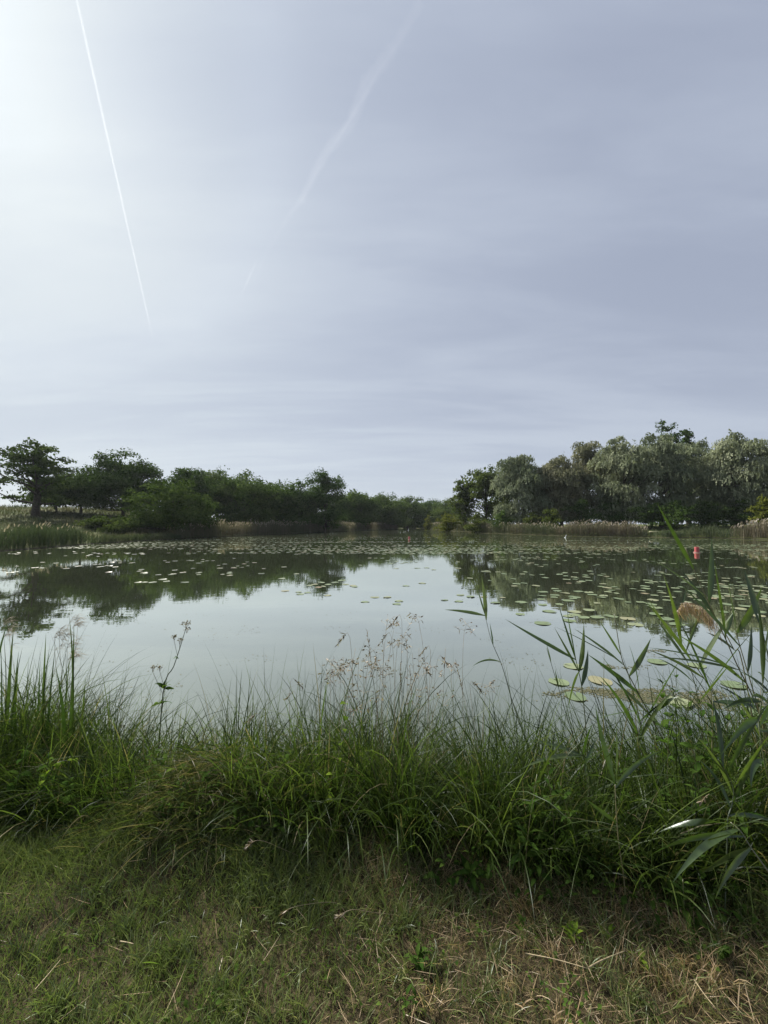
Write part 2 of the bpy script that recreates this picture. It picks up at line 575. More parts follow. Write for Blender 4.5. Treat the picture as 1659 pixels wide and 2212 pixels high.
# ------------------------------------------------------------------ pond outline and terrain
SHORE_PX = [(0, 1191), (100, 1184), (200, 1175), (300, 1169), (400, 1163.5), (480, 1159.5), (560, 1156), (660, 1151.5), (755, 1148), (800, 1145.5), (862, 1143.2)]
SHORE_PXR = [(918, 1143), (990, 1147.5), (1050, 1151.5), (1120, 1154), (1200, 1156.5), (1300, 1158.5), (1400, 1160), (1440, 1161.5), (1530, 1161.5), (1600, 1164), (1659, 1166)]
poly = [(-13.0, 4.7), (-6.0, 4.0), (-3.4, 3.55), (-2.6, 3.3), (-2.05, 3.05), (-1.75, 2.72), (-1.45, 2.60), (-1.15, 2.72), (-0.6, 2.86), (0.1, 2.85), (0.8, 2.72), (1.3, 2.55), (1.8, 2.6), (2.3, 2.8), (3.2, 3.05), (6, 3.3), (15, 4.2), (36, 9), (50, 20), (54, 34)]
poly += [tuple(atz(u, v, 0)[:2]) for u, v in reversed(SHORE_PXR)]
poly += [(16.5, 168), (14, 178), (10, 178), (8, 168)]
poly += [tuple(atz(u, v, 0)[:2]) for u, v in reversed(SHORE_PX)]
poly += [(-33, 20), (-28, 10)]
POLY = np.array(poly)


def shore_dist(x, y):
    """signed distance to the waterline, positive on land"""
    x, y = np.asarray(x, dtype=float), np.asarray(y, dtype=float)
    best = np.full(x.shape, 1e18)
    inside = np.zeros(x.shape, dtype=bool)
    n = len(POLY)
    for i in range(n):
        ax, ay = POLY[i]
        bx, by = POLY[(i + 1) % n]
        dx, dy = bx - ax, by - ay
        tt = np.clip(((x - ax) * dx + (y - ay) * dy) / (dx * dx + dy * dy), 0, 1)
        best = np.minimum(best, (x - ax - tt * dx) ** 2 + (y - ay - tt * dy) ** 2)
        c = (ay > y) != (by > y)
        xi = ax + (y - ay) * dx / (dy if abs(dy) > 1e-12 else 1e-12)
        inside ^= c & (x < xi)
    return np.where(inside, -1, 1) * np.sqrt(best)


def sstep(x, a, b):
    s = np.clip((x - a) / (b - a), 0, 1)
    return s * s * (3 - 2 * s)


def vnoise(x, y, seed=0):
    """cheap smooth value noise in 0..1"""
    xi, yi = np.floor(x).astype(np.int64), np.floor(y).astype(np.int64)
    fx, fy = x - xi, y - yi
    fx, fy = fx * fx * (3 - 2 * fx), fy * fy * (3 - 2 * fy)

    def h(a, b):
        n = (a * 374761393 + b * 668265263 + seed * 1442695041) & 0x7fffffff
        n = ((n ^ (n >> 13)) * 1274126177) & 0x7fffffff
        return ((n ^ (n >> 16)) & 0xffff) / 65535.0
    return (h(xi, yi) * (1 - fx) + h(xi + 1, yi) * fx) * (1 - fy) + (h(xi, yi + 1) * (1 - fx) + h(xi + 1, yi + 1) * fx) * fy


def ground_z(x, y):
    x, y = np.asarray(x, dtype=float), np.asarray(y, dtype=float)
    s = shore_dist(x, y)
    near = 1 - sstep(y, 4.5, 9.0)
    zn = 0.06 + 0.39 * sstep(s, 0.0, 1.05)
    zf = 0.22 * sstep(s, 0.0, 0.8) + 0.35 * sstep(s, 1.5, 14) + 0.02
    z = zn * near + zf * (1 - near)
    z = z + 4.0 * np.exp(-((x + 72) ** 2 + (y - 78) ** 2) / (2 * 25.0 ** 2)) * sstep(s, 1, 14)
    z = z + 0.9 * sstep(s, 6, 40) * sstep(y, 30, 90)
    z = z + near * 0.26 * np.exp(-((x + 1.10) ** 2 / 0.22 + (y - 2.15) ** 2 / 0.10))      # hump under the lodged grass
    z = z + (vnoise(x * 3.1, y * 3.1, 5) - 0.5) * 0.035 * near + (vnoise(x * 0.4, y * 0.4, 8) - 0.5) * 0.16 * (1 - near) * sstep(s, 0.3, 3)
    under = -0.7 * sstep(-s, 0.0, 1.2) - 0.1 * sstep(-s, 0.0, 0.1)
    return np.where(s > 0, z, 0.03 + under)


def gz(x, y):
    return float(ground_z(np.array([x]), np.array([y]))[0])


def axis(parts):
    out = [parts[0][0]]
    for a, b, st in parts:
        n = max(1, int(round((b - a) / st)))
        out += list(a + (b - a) * (np.arange(1, n + 1) / n))
    return np.array(out)


def build_ground():
    gx = axis([(-1400, -600, 400), (-600, -120, 40), (-120, -70, 5), (-70, -6, 1.3), (-6, -3.2, 0.2), (-3.2, 3.2, 0.09), (3.2, 6, 0.2), (6, 70, 1.3), (70, 120, 5), (120, 600, 40), (600, 1400, 400)])
    gy = axis([(-800, -60, 200), (-60, -4, 4), (-4, 0.4, 0.4), (0.4, 4.0, 0.085), (4.0, 8, 0.25), (8, 180, 1.7), (180, 320, 5), (320, 700, 40), (700, 1600, 300)])
    X, Y = np.meshgrid(gx, gy, indexing='xy')
    Z = ground_z(X.ravel(), Y.ravel())
    V = np.stack([X.ravel(), Y.ravel(), Z], 1)
    nx = len(gx)
    i, j = np.meshgrid(np.arange(len(gy) - 1), np.arange(nx - 1), indexing='ij')
    a = i * nx + j
    Q = np.stack([a, a + 1, a + nx + 1, a + nx], -1).reshape(-1, 4)
    o = obj('ground', mesh('ground', V, Q, M['ground'], smooth=True))
    tag(o, 'earth bank and rough meadow around the pond', 'ground', kind='structure')
    V = np.array([(-80, 1.5, 0), (90, 1.5, 0), (90, 310, 0), (-80, 310, 0)])
    w = obj('pond_water', mesh('pond_water', V, np.array([[0, 1, 2, 3]]), M['water']))
    tag(w, 'still murky green pond mirroring sky and trees', 'water', kind='structure')


build_ground()


# ------------------------------------------------------------------ trees
def crown_clumps(rng, kind, H, R, zb):
    """centres and radii of the leaf masses of a rounded crown of height H, half width R, from zb up"""
    out = []
    # count, radius range, flattening, height of the widest part, depth to which masses fill, unevenness
    n, r0, r1, fl, pl, deep, rough = {
        'oak': (120, 0.19, 0.31, 0.9, 0.36, 0.48, 0.07), 'open_oak': (84, 0.12, 0.23, 0.75, 0.48, 0.25, 0.26), 'layered': (130, 0.13, 0.26, 0.75, 0.18, 0.45, 0.10),
        'alder': (95, 0.22, 0.36, 0.95, 0.50, 0.5, 0.12), 'poplar': (80, 0.22, 0.38, 1.05, 0.46, 0.5, 0.13), 'willow': (84, 0.23, 0.40, 1.0, 0.50, 0.55, 0.09),
        'bush': (26, 0.26, 0.42, 0.85, 0.25, 0.5, 0.15)}[kind]
    zc = zb + (H - zb) * pl
    k = [rng.random() * 6.28 for _ in range(6)]
    for q in range(n):
        a = rng.random() * 2 * math.pi
        rc = R * rng.uniform(r0, r1)
        rho = 1 - (1 - deep) * rng.random() ** 1.6
        lump = 1 + rough * (math.sin(a * 2 + k[0]) * math.sin(q * 0.0 + a * 3 + k[1]) + 0.7 * math.sin(a * 5 + k[2]))
        if rng.random() < (0.52 if kind in ('willow', 'alder') else 0.62):
            el = math.asin(rng.random() ** 0.85)
            lump *= 1 + rough * 0.8 * math.sin(el * 6 + k[3] + a * 2)
            rr = max(0, R * lump - rc * 0.7) * rho * math.cos(el)
            z = zc + max(0.1, (H - zc) * min(lump, 1.08) - rc * fl * 0.9) * rho * math.sin(el)
            rc *= 1 - 0.28 * math.sin(el)
        else:
            s = rng.random()
            rr = max(0, R * lump * (0.84 + 0.16 * s) - rc * 0.7) * rho
            z = zb + (zc - zb) * s + rc * fl * 0.5
        out.append((rr * math.cos(a), rr * math.sin(a), min(z, H - rc * fl * 0.8), rc, fl))
    return out


def unit(n, rs):
    v = rs.normal(size=(n, 3))
    return v / np.linalg.norm(v, axis=1)[:, None]


def leaf_quads(C, N, size, asp, rs, t, updir=None):
    """one bent quad per centre; N is the way it looks"""
    n = len(C)
    up = unit(n, rs) if updir is None else updir + 0.35 * rs.normal(size=(n, 3))
    X = np.cross(N, up)
    X /= np.linalg.norm(X, axis=1)[:, None] + 1e-9
    Y = np.cross(X, N)
    sz = size * rs.uniform(0.6, 1.25, n)
    w = (sz * asp * 0.5)[:, None]
    h = (sz * 0.5)[:, None]
    V = np.stack([C - Y * h, C + X * w - N * w * 0.25, C + Y * h, C - X * w - N * w * 0.25], 1).reshape(-1, 3)
    Q = (np.arange(n) * 4)[:, None] + np.arange(4)[None]
    return V, Q, np.repeat(t, 4)


def make_tree(name, label, cat, x, y, H, R, kind, mat, seed, zb=None, trunk_r=None, leaf=0.30, dens=1.0, group=None, squash=1.0, lean=(0, 0)):
    rng = random.Random(seed)
    rs = np.random.RandomState(seed)
    z0 = gz(x, y) - 0.05
    zb = H * 0.18 if zb is None else zb
    R = R * {'oak': 1.12, 'open_oak': 1.08, 'layered': 1.08, 'alder': 1.28, 'poplar': 1.22, 'willow': 1.26, 'bush': 1.2}[kind]
    root = thing(name, label, cat, (x, y, z0), group)
    cl = crown_clumps(rng, kind, H, R, zb)
    cl = [(c[0] + lean[0] * c[2] / H, c[1] * squash + lean[1] * c[2] / H, c[2], c[3], c[4]) for c in cl]
    # trunk and limbs
    tr = MB()
    tr_r = trunk_r or H * 0.022
    top = zb + (H - zb) * 0.55
    if kind != 'bush':
        pts = [(0, 0, -0.2), (rng.uniform(-.1, .1), rng.uniform(-.1, .1), zb * 0.6), (lean[0] * .3 + rng.uniform(-.3, .3), rng.uniform(-.3, .3), zb + (top - zb) * 0.5), (lean[0] * .6 + rng.uniform(-.5, .5), rng.uniform(-.4, .4), top)]
        P = bez(pts, 9)
        tr.add(*tube(P, tr_r * np.linspace(1.25, 0.45, len(P)) * (1 + 0.5 * np.exp(-np.arange(len(P)) * 1.4)), 7))
        for c in cl[::5]:
            k = rng.uniform(0.25, 0.9)
            zz = min(zb * 0.75 + (c[2] - zb) * 0.55, top)
            i = int(np.argmin(abs(P[:, 2] - zz)))
            a = P[i]
            b = np.array(c[:3])
            mid = (a + b) / 2 + np.array((0, 0, -0.08 * np.linalg.norm(b - a) + rng.uniform(-.2, .3)))
            tr.add(*tube(bez([a, mid, b], 6), tr_r * np.linspace(0.36, 0.08, 7), 4))
    else:
        for k in range(6):
            c = cl[k * 3 % len(cl)]
            tr.add(*tube(bez([(rng.uniform(-.2, .2), rng.uniform(-.2, .2), -0.1), (c[0] * .5, c[1] * .5, c[2] * .45), c[:3]], 6), np.linspace(0.06, 0.015, 7), 5))
    obj('trunk', tr.mesh('trunk', M['bark'], True), root)
    # leaves
    cr = MB()
    for (cx, cy, cz, rc, fl) in cl:
        base_t = rng.uniform(0.15, 0.8)
        c0 = np.array((cx, cy, cz))
        if kind == 'willow':
            ns = int(44 * dens * (rc / 2.0) ** 1.6) + 12
            d = unit(ns, rs)
            d[:, 2] = np.abs(d[:, 2]) * 0.9 - 0.25
            st = c0 + d * np.array((rc, rc, rc * 0.9)) * rs.uniform(0.72, 1.04, (ns, 1))
            LL = rs.uniform(0.6, 1.5, ns) * min(1.6, rc * 0.75)
            m = 5
            out = d.copy()
            out[:, 2] = 0
            for k in range(m):
                s = (k + rs.random(ns)) / m
                C = st + out * (LL * 0.28 * np.sqrt(s))[:, None]
                C[:, 2] += LL * (0.18 * s - 0.95 * s * s)
                C += rs.normal(size=C.shape) * 0.07
                N = out + 0.5 * unit(ns, rs)
                N[:, 2] += 0.25
                N /= np.linalg.norm(N, axis=1)[:, None]
                dn = np.tile(np.array((0, 0, 1.0)), (ns, 1))
                tt = np.clip(base_t + rs.normal(size=ns) * 0.2, 0, 1)
                cr.add(*leaf_quads(C, N, leaf * 1.3, 0.42, rs, tt, dn)[:2], t=np.repeat(tt, 4))
            ni = int(ns * 0.5)
            C = c0 + unit(ni, rs) * rc * rs.uniform(0.1, 0.75, (ni, 1))
            tt = np.clip(base_t - 0.1 + rs.normal(size=ni) * 0.15, 0, 1)  # inner leaves toned darker, shade put into their colour
            cr.add(*leaf_quads(C, unit(ni, rs), leaf * 1.5, 0.6, rs, tt)[:2], t=np.repeat(tt, 4))
            continue
        n = int(dens * 5.8 * rc * rc / (leaf * leaf)) + 20
        d = unit(n, rs)
        d[:, 2] = np.where(d[:, 2] < -0.2, -d[:, 2] * 0.5, d[:, 2])
        # lumpy shell
        lump = 1 + 0.20 * np.sin(d[:, 0] * 5 + seed) * np.sin(d[:, 1] * 6 + cx) + 0.12 * rs.normal(size=n)
        C = c0 + d * np.array((rc, rc, rc * fl)) * (lump * np.where(rs.random(n) < 0.82, rs.uniform(0.82, 1.08, n), rs.uniform(0.2, 0.8, n)))[:, None]
        N = d * 0.8 + 0.8 * unit(n, rs)
        N[:, 2] += 0.45
        N /= np.linalg.norm(N, axis=1)[:, None]
        tt = np.clip(base_t + rs.normal(size=n) * 0.2, 0, 1)
        cr.add(*leaf_quads(C, N, leaf, 0.75, rs, tt)[:2], t=np.repeat(tt, 4))
    # leaves deep inside the crown, added to block light and toned darker as shade
    ni = int(1000 * dens)
    pick = rs.randint(0, len(cl), ni)
    cc = np.array([c[:3] for c in cl])[pick] * np.stack([rs.uniform(0, 0.9, ni)] * 2 + [np.ones(ni)], 1)
    tt = rs.uniform(0.1, 0.6, ni)
    cr.add(*leaf_quads(cc + rs.normal(size=(ni, 3)) * 0.3, unit(ni, rs), leaf * 1.5, 0.8, rs, tt)[:2], t=np.repeat(tt, 4))
    # twigs that break the outline
    nt = int(24 * dens)
    for k in range(nt):
        c = cl[rng.randrange(len(cl))]
        c0 = np.array(c[:3])
        o = np.array((c[0], c[1], max(0, c[2] - (zb + H) / 2) * 0.8 + 0.5))
        o = o / (np.linalg.norm(o) + 1e-6) + 0.5 * rs.normal(size=3)
        o /= np.linalg.norm(o)
        o[2] = abs(o[2])
        m = 14
        s = rs.random(m)
        C = c0 + o * (c[3] * (0.75 + 0.5 * s))[:, None] * np.array((1, 1, max(c[4], 0.7))) + rs.normal(size=(m, 3)) * 0.12
        C[:, 2] = np.minimum(C[:, 2], H * 1.01)
        tt = np.clip(0.5 + rs.normal(size=m) * 0.2, 0, 1)
        cr.add(*leaf_quads(C, unit(m, rs), leaf * 0.95, 0.7, rs, tt)[:2], t=np.repeat(tt, 4))
    obj('crown', cr.mesh('crown', mat), root)
    return root


# u centre, v top, half width in px, distance, kind, material, crown bottom fraction, name, category, label, extra
TREES = [
    (82, 955, 76, 58, 'open_oak', 'oak', 0.16, 'oak_tree', 'open gnarled oak with sky showing through, leftmost tall tree', dict(dens=1.45, trunk_r=0.5)),
    (122, 1026, 50, 66, 'oak', 'oak', 0.14, 'oak_tree', 'low dark tree tucked just right of the open gnarled oak', dict(dens=1.4)),
    (178, 1014, 60, 68, 'oak', 'oak', 0.14, 'oak_tree', 'dark spreading tree on bare trunks before the tall dome', dict(dens=1.4)),
    (268, 974, 80, 66, 'oak', 'oak', 0.10, 'oak_tree', 'broad dome-shaped oak, highest crown of the left bank after the leftmost', dict(dens=1.5)),
    (372, 1030, 98, 57, 'layered', 'maple', 0.03, 'maple_tree', 'wide lighter green tree with layered boughs reaching the ground', dict(dens=1.0)),
    (408, 1004, 62, 76, 'oak', 'alder', 0.05, 'alder_tree', 'rounded tree peeping over the wide layered maple', dict(dens=1.2)),
    (470, 1012, 46, 82, 'alder', 'alder', 0.06, 'alder_tree', 'sparse pale-tipped tree right of the layered maple top', dict(dens=0.8)),
    (528, 1022, 60, 80, 'alder', 'alder', 0.03, 'alder_tree', 'dark full tree behind the middle of the left reed bed', {}),
    (590, 1034, 44, 88, 'alder', 'alder', 0.03, 'alder_tree', 'smaller dark tree left of a sliver of sky in the treeline', {}),
    (646, 1036, 44, 93, 'alder', 'alder', 0.03, 'alder_tree', 'dark tree beside the tall pointed one on the left bank', {}),
    (702, 1018, 42, 92, 'poplar', 'alder', 0.03, 'alder_tree', 'tall pointed tree where the left treeline drops', dict(dens=1.3)),
    (768, 1060, 46, 122, 'alder', 'alder', 0.02, 'alder_tree', 'first far tree right of the treeline drop', dict(dens=1.4)),
    (830, 1067, 44, 140, 'alder', 'alder', 0.02, 'alder_tree', 'second far tree beyond the end of the left reeds', dict(dens=1.4)),
    (880, 1068, 46, 160, 'oak', 'alder', 0.03, 'alder_tree', 'far tree closing the head of the pond', dict(dens=1.4)),
    (928, 1073, 46, 175, 'oak', 'alder', 0.03, 'alder_tree', 'far low tree left of the right bank trees', dict(dens=1.4)),
    (968, 1076, 42, 165, 'oak', 'alder', 0.03, 'alder_tree', 'far tree half hidden behind the right bank shrubs', dict(dens=1.4)),
    (1003, 1036, 27, 104, 'poplar', 'poplar', 0.05, 'poplar_tree', 'green tree at the left end of the right bank row', {}),
    (1048, 1006, 40, 100, 'poplar', 'poplar', 0.05, 'poplar_tree', 'taller green tree left of the silvery willows', dict(dens=1.1)),
    (1128, 972, 52, 88, 'willow', 'willow', 0.06, 'willow_tree', 'silvery willow standing a little apart at the row start', {}),
    (1212, 980, 52, 88, 'willow', 'brown_willow', 0.06, 'willow_tree', 'brownish willow right of the separate silvery willow', {}),
    (1268, 952, 46, 92, 'willow', 'brown_willow', 0.06, 'willow_tree', 'tall brown-tinged willow left of the big grey ones', {}),
    (1345, 946, 54, 82, 'willow', 'willow', 0.05, 'willow_tree', 'big grey-green willow with a bulging left side', dict(dens=1.1)),
    (1425, 936, 54, 84, 'willow', 'willow', 0.05, 'willow_tree', 'big grey-green willow below the dark treetop', dict(dens=1.1)),
    (1440, 914, 34, 104, 'poplar', 'oak', 0.1, 'poplar_tree', 'dark treetop poking above the willows', {}),
    (1484, 932, 22, 106, 'poplar', 'oak', 0.1, 'poplar_tree', 'small dark spire right of the highest dark treetop', {}),
    (1512, 946, 52, 88, 'willow', 'willow', 0.05, 'willow_tree', 'pale willow in the dip between two big willows', {}),
    (1588, 936, 62, 78, 'willow', 'willow', 0.05, 'willow_tree', 'big silvery willow nearest the right edge', dict(dens=1.15)),
    (1668, 985, 46, 82, 'willow', 'willow', 0.05, 'willow_tree', 'willow cut by the right edge', {}),
    (440, 1028, 46, 92, 'alder', 'alder', 0.03, 'alder_tree', 'tree behind the notch right of the layered maple', dict(dens=0.7)),
    (560, 1052, 44, 98, 'alder', 'alder', 0.03, 'alder_tree', 'back-row tree behind the dark full tree on the left', dict(dens=0.7)),
    (615, 1062, 42, 104, 'alder', 'alder', 0.03, 'alder_tree', 'back-row tree showing through the sliver of sky at left', dict(dens=0.7)),
    (668, 1062, 40, 106, 'alder', 'alder', 0.03, 'alder_tree', 'back-row tree left of the tall pointed one', dict(dens=0.7)),
    (735, 1078, 30, 120, 'alder', 'alder', 0.03, 'alder_tree', 'low tree in the notch right of the tall pointed one', {}),
    (802, 1080, 34, 150, 'oak', 'alder', 0.03, 'alder_tree', 'low far tree between the first two far ones', {}),
    (1090, 1022, 38, 108, 'poplar', 'poplar', 0.05, 'poplar_tree', 'green tree filling behind the separate silvery willow', dict(dens=0.7)),
    (1180, 1015, 34, 104, 'willow', 'willow', 0.05, 'willow_tree', 'dim willow behind the gap left of the brownish willow', {}),
    (1318, 985, 46, 102, 'poplar', 'oak', 0.05, 'poplar_tree', 'dark tree behind the gap between brown and grey willows', dict(dens=0.7)),
    (1545, 980, 50, 104, 'poplar', 'oak', 0.05, 'poplar_tree', 'dark tree behind the pale willow dip', dict(dens=0.7)),
]
for i, (u, v, hw, D, kind, mt, zbf, nm, lab, ex) in enumerate(TREES):
    p = at(u, v, D)
    x = float(p[0])
    H = (float(p[2]) - gz(x, D)) * {'oak': 1.03, 'open_oak': 1.02, 'layered': 1.04}.get(kind, 1.06)
    make_tree(nm, lab, 'tree', x, D, H, hw / 829.5 * D, kind, M[mt], 100 + i * 7, zb=H * zbf, leaf=0.33 if D < 70 else (0.40 if D < 95 else 0.52), **ex)

SHRUBS = [
    (215, 1112, 30, 52, 'shrub', 'pale scrubby bush on the slope below the dome oak'),
    (262, 1122, 34, 50, 'shrub', 'low olive bush left of the layered maple'),
    (966, 1102, 24, 96, 'lime_shrub', 'light green bush at the foot of the right row'),
    (926, 1114, 9, 128, 'lime_shrub', 'small pointed green bush at the tip of the right reeds'),
    (1030, 1106, 26, 90, 'shrub', 'dark round bush below the green poplars'),
    (1085, 1100, 28, 84, 'alder', 'dark bush under the separate willow'),
    (1152, 1098, 20, 80, 'shrub', 'round green bush between willow and reeds'),
    (1192, 1098, 22, 76, 'shrub', 'darker round bush right of the other round green bush'),
    (548, 1092, 40, 78, 'alder', 'dark bush at the foot of the dark full tree'),
    (622, 1092, 40, 88, 'alder', 'dark bush behind the middle of the brown left reeds'),
    (690, 1094, 40, 92, 'alder', 'dark bush below the tall pointed tree'),
    (760, 1102, 34, 116, 'alder', 'dark bush at the end of the left reed bed'),
    (850, 1106, 44, 150, 'alder', 'low dark bush at the head of the pond'),
    (1252, 1066, 34, 80, 'alder', 'dark bush under the brown willows'),
    (1322, 1078, 34, 80, 'alder', 'dark bush behind the brown reed stand'),
    (1402, 1074, 34, 76, 'alder', 'dark bush at the right end of the brown reeds'),
    (1462, 1068, 34, 72, 'oak', 'dark leafy bush above the shore gap'),
    (1530, 1074, 34, 74, 'oak', 'dark bush under the big right willow'),
    (1598, 1074, 34, 74, 'oak', 'dark bush behind the right-hand green tussocks'),
    (492, 1088, 34, 76, 'alder', 'dark bush filling the gap right of the layered maple'),
    (1440, 1070, 46, 96, 'alder', 'far dark hedge bush behind the shore gap'),
    (1510, 1070, 46, 98, 'alder', 'far dark hedge bush behind the pale willow'),
    (1585, 1070, 46, 96, 'alder', 'far dark hedge bush behind the big right willow'),
    (1365, 1070, 46, 98, 'alder', 'far dark hedge bush behind the brown reeds'),
    (1652, 1072, 24, 58, 'lime_shrub', 'yellow-green bough of a bush at the right edge'),
    (1680, 1104, 30, 60, 'alder', 'dark bush at the right edge under the yellow-green one'),
]
for i, (u, v, hw, D, mt, lab) in enumerate(SHRUBS):
    p = at(u, v, D)
    x = float(p[0])
    H = float(p[2]) - gz(x, D)
    make_tree('shrub', lab, 'bush', x, D, max(H, 0.8), hw / 829.5 * D, 'bush', M[mt], 900 + i * 3, zb=0.1, leaf=0.30, dens=0.75)


# ------------------------------------------------------------------ reed beds and rough grass along the far shore
def reed_bed(name, label, pxs, depth, height, per_m, tmean, seed, width=0.055, plume=0.35, tspread=0.16, inset=0.0, cat='reeds'):
    """stems standing along a stretch of waterline given in picture points, `depth` metres deep"""
    rs = np.random.RandomState(seed)
    W = np.array([atz(u, v, 0)[:2] for u, v in pxs])
    seg = np.linalg.norm(np.diff(W, axis=0), axis=1)
    cum = np.concatenate(([0], np.cumsum(seg)))
    n = int(cum[-1] * per_m * 0.78)
    s = rs.random(n) * cum[-1]
    px = np.interp(s, cum, W[:, 0])
    py = np.interp(s, cum, W[:, 1])
    # outward is away from the pond's middle
    tx = np.interp(s, (cum[1:] + cum[:-1]) / 2, np.diff(W[:, 0]) / seg)
    ty = np.interp(s, (cum[1:] + cum[:-1]) / 2, np.diff(W[:, 1]) / seg)
    e = 0.4
    flip = np.where(shore_dist(px - ty * e, py + tx * e) > shore_dist(px + ty * e, py - tx * e), 1, -1)
    off = inset + rs.random(n) ** 1.3 * depth
    px = px - ty * flip * off
    py = py + tx * flip * off
    gzv = np.maximum(ground_z(px, py), -0.1)
    hv = height * (0.66 + 0.30 * vnoise(s * 0.35, off * 0.3, seed) + 0.22 * vnoise(s * 1.7, off, seed + 1)) * rs.uniform(0.82, 1.12, n)
    edge = np.minimum(s, cum[-1] - s)
    hv *= 0.55 + 0.45 * np.clip(edge / 2.5, 0, 1)
    t = np.clip(tmean + rs.normal(size=n) * tspread * 0.6 + (vnoise(s * 0.3, off * 0.2, seed + 2) - 0.5) * tspread * 2.6, 0, 0.9)
    mb = MB()
    P = np.stack([px, py, gzv], 1)
    mb.add(*blades(P, rs.random(n) * 6.28, hv, width * rs.uniform(0.7, 1.4, n), rs.uniform(0, 0.12, n), rs.uniform(0, 0.5, n), 3, t, rs.random(n) * 3)[:2], t=np.repeat(t, 8))
    # leaves standing off the stems
    k = rs.rand(n) < 0.8
    P2 = P[k].copy()
    P2[:, 2] += hv[k] * rs.uniform(0.2, 0.75, k.sum())
    t2 = np.clip(t[k] - 0.06, 0, 0.9)
    mb.add(*blades(P2, rs.random(k.sum()) * 6.28, hv[k] * rs.uniform(0.2, 0.35, k.sum()), width * 0.8, 0.4, 1.0, 2, t2, rs.random(k.sum()) * 3)[:2], t=np.repeat(t2, 6))
    if plume > 0:
        k = rs.rand(n) < plume
        P3 = P[k].copy()
        P3[:, 2] += hv[k] * 0.93
        mb.add(*blades(P3, rs.normal(size=k.sum()) * 0.7, rs.uniform(0.22, 0.36, k.sum()), width * 2.0, 0.15, 0.9, 2, 0.95, rs.random(k.sum()) * 3, prof=lambda s: np.array([0.5, 1, 0.25]))[:2], t=np.full(int(k.sum()) * 6, 0.95))
    o = obj(name, mb.mesh(name, M['reedbed']))
    return tag(o, label, cat, kind='stuff')


reed_bed('reed_bed', 'green waterside reeds at the far left shore', SHORE_PX[0:3], 3.2, 1.75, 150, 0.18, 1, 0.05, 0.05)
reed_bed('reed_bed', 'low grassy fringe along the left shore below the meadow', SHORE_PX[2:5], 0.9, 0.75, 110, 0.22, 2, 0.05, 0.0)
reed_bed('reed_bed', 'long brown reed bed with pale plumes on the left shore', [(392, 1164)] + SHORE_PX[5:9], 3.5, 2.35, 110, 0.56, 3, 0.06, 0.2)
reed_bed('reed_bed', 'far brown reeds beyond the end of the left bed', SHORE_PX[8:11], 4, 2.3, 70, 0.58, 4, 0.09, 0.3)
reed_bed('reed_bed', 'far green reeds across the head of the channel', [(866, 1141.6), (890, 1141.4), (916, 1141.6)], 5, 1.8, 150, 0.2, 5, 0.11, 0.0)
reed_bed('reed_bed', 'olive reeds along the right shore under the poplars', SHORE_PXR[0:3], 4, 2.3, 90, 0.45, 6, 0.075, 0.2)
reed_bed('reed_bed', 'mixed green and tan reeds below the separate willow', SHORE_PXR[2:5], 3, 2.15, 105, 0.45, 7, 0.06, 0.1)
reed_bed('reed_bed', 'dry brown reed stand with pale plumes under the willows', SHORE_PXR[4:7], 3, 2.35, 120, 0.62, 8, 0.06, 0.2)
reed_bed('reed_bed', 'short green waterside tufts in the right shore gap', [(1402, 1160), (1440, 1161.5), (1490, 1161.5)], 2.2, 1.1, 90, 0.2, 9, 0.06, 0.0)
reed_bed('reed_bed', 'dark green tussocks right of the shore gap', [(1490, 1161.5), (1530, 1161.5), (1572, 1163)], 2.5, 1.9, 110, 0.12, 10, 0.06, 0.0)
reed_bed('reed_bed', 'tall tan reeds at the right edge', [(1575, 1163), (1600, 1164), (1665, 1166), (1720, 1168)], 3, 2.6, 110, 0.66, 11, 0.06, 0.3)


def meadow():
    rs = np.random.RandomState(77)
    mb = MB()
    n = 36000
    x = rs.uniform(-85, -18, n)
    y = rs.uniform(24, 92, n)
    s = shore_dist(x, y)
    k = (s > 0.5) & (s < 42)
    x, y = x[k], y[k]
    z = ground_z(x, y)
    n = len(x)
    t = np.clip(0.30 + 0.45 * (vnoise(x * 0.22, y * 0.22, 3) - 0.3) + rs.normal(size=n) * 0.08, 0, 0.85)
    h = rs.uniform(0.3, 0.8, n) * (0.6 + 0.8 * vnoise(x * 0.15, y * 0.15, 9))
    mb.add(*blades(np.stack([x, y, z - 0.03], 1), rs.random(n) * 6.28, h, rs.uniform(0.06, 0.13, n), rs.uniform(0, 0.3, n), rs.uniform(0.2, 0.9, n), 2, t, rs.random(n) * 3)[:2], t=np.repeat(t, 6))
    o = obj('meadow_grass', mb.mesh('meadow_grass', M['reedbed']))
    tag(o, 'rough meadow grass on the left bank below the oaks', 'grass', kind='stuff')
    mb = MB()
    n = 16000
    x = rs.uniform(14, 62, n)
    y = rs.uniform(52, 130, n)
    s = shore_dist(x, y)
    k = (s > 0.4) & (s < 12)
    x, y = x[k], y[k]
    z = ground_z(x, y)
    n = len(x)
    t = np.clip(0.25 + 0.5 * (vnoise(x * 0.22, y * 0.22, 13) - 0.4) + rs.normal(size=n) * 0.08, 0, 0.85)
    mb.add(*blades(np.stack([x, y, z - 0.03], 1), rs.random(n) * 6.28, rs.uniform(0.3, 0.9, n), rs.uniform(0.06, 0.13, n), rs.uniform(0, 0.3, n), rs.uniform(0.2, 0.9, n), 2, t, rs.random(n) * 3)[:2], t=np.repeat(t, 6))
    o = obj('meadow_grass', mb.mesh('meadow_grass', M['reedbed']))
    tag(o, 'rough grass between reeds and willows on the right bank', 'grass', kind='stuff')


meadow()


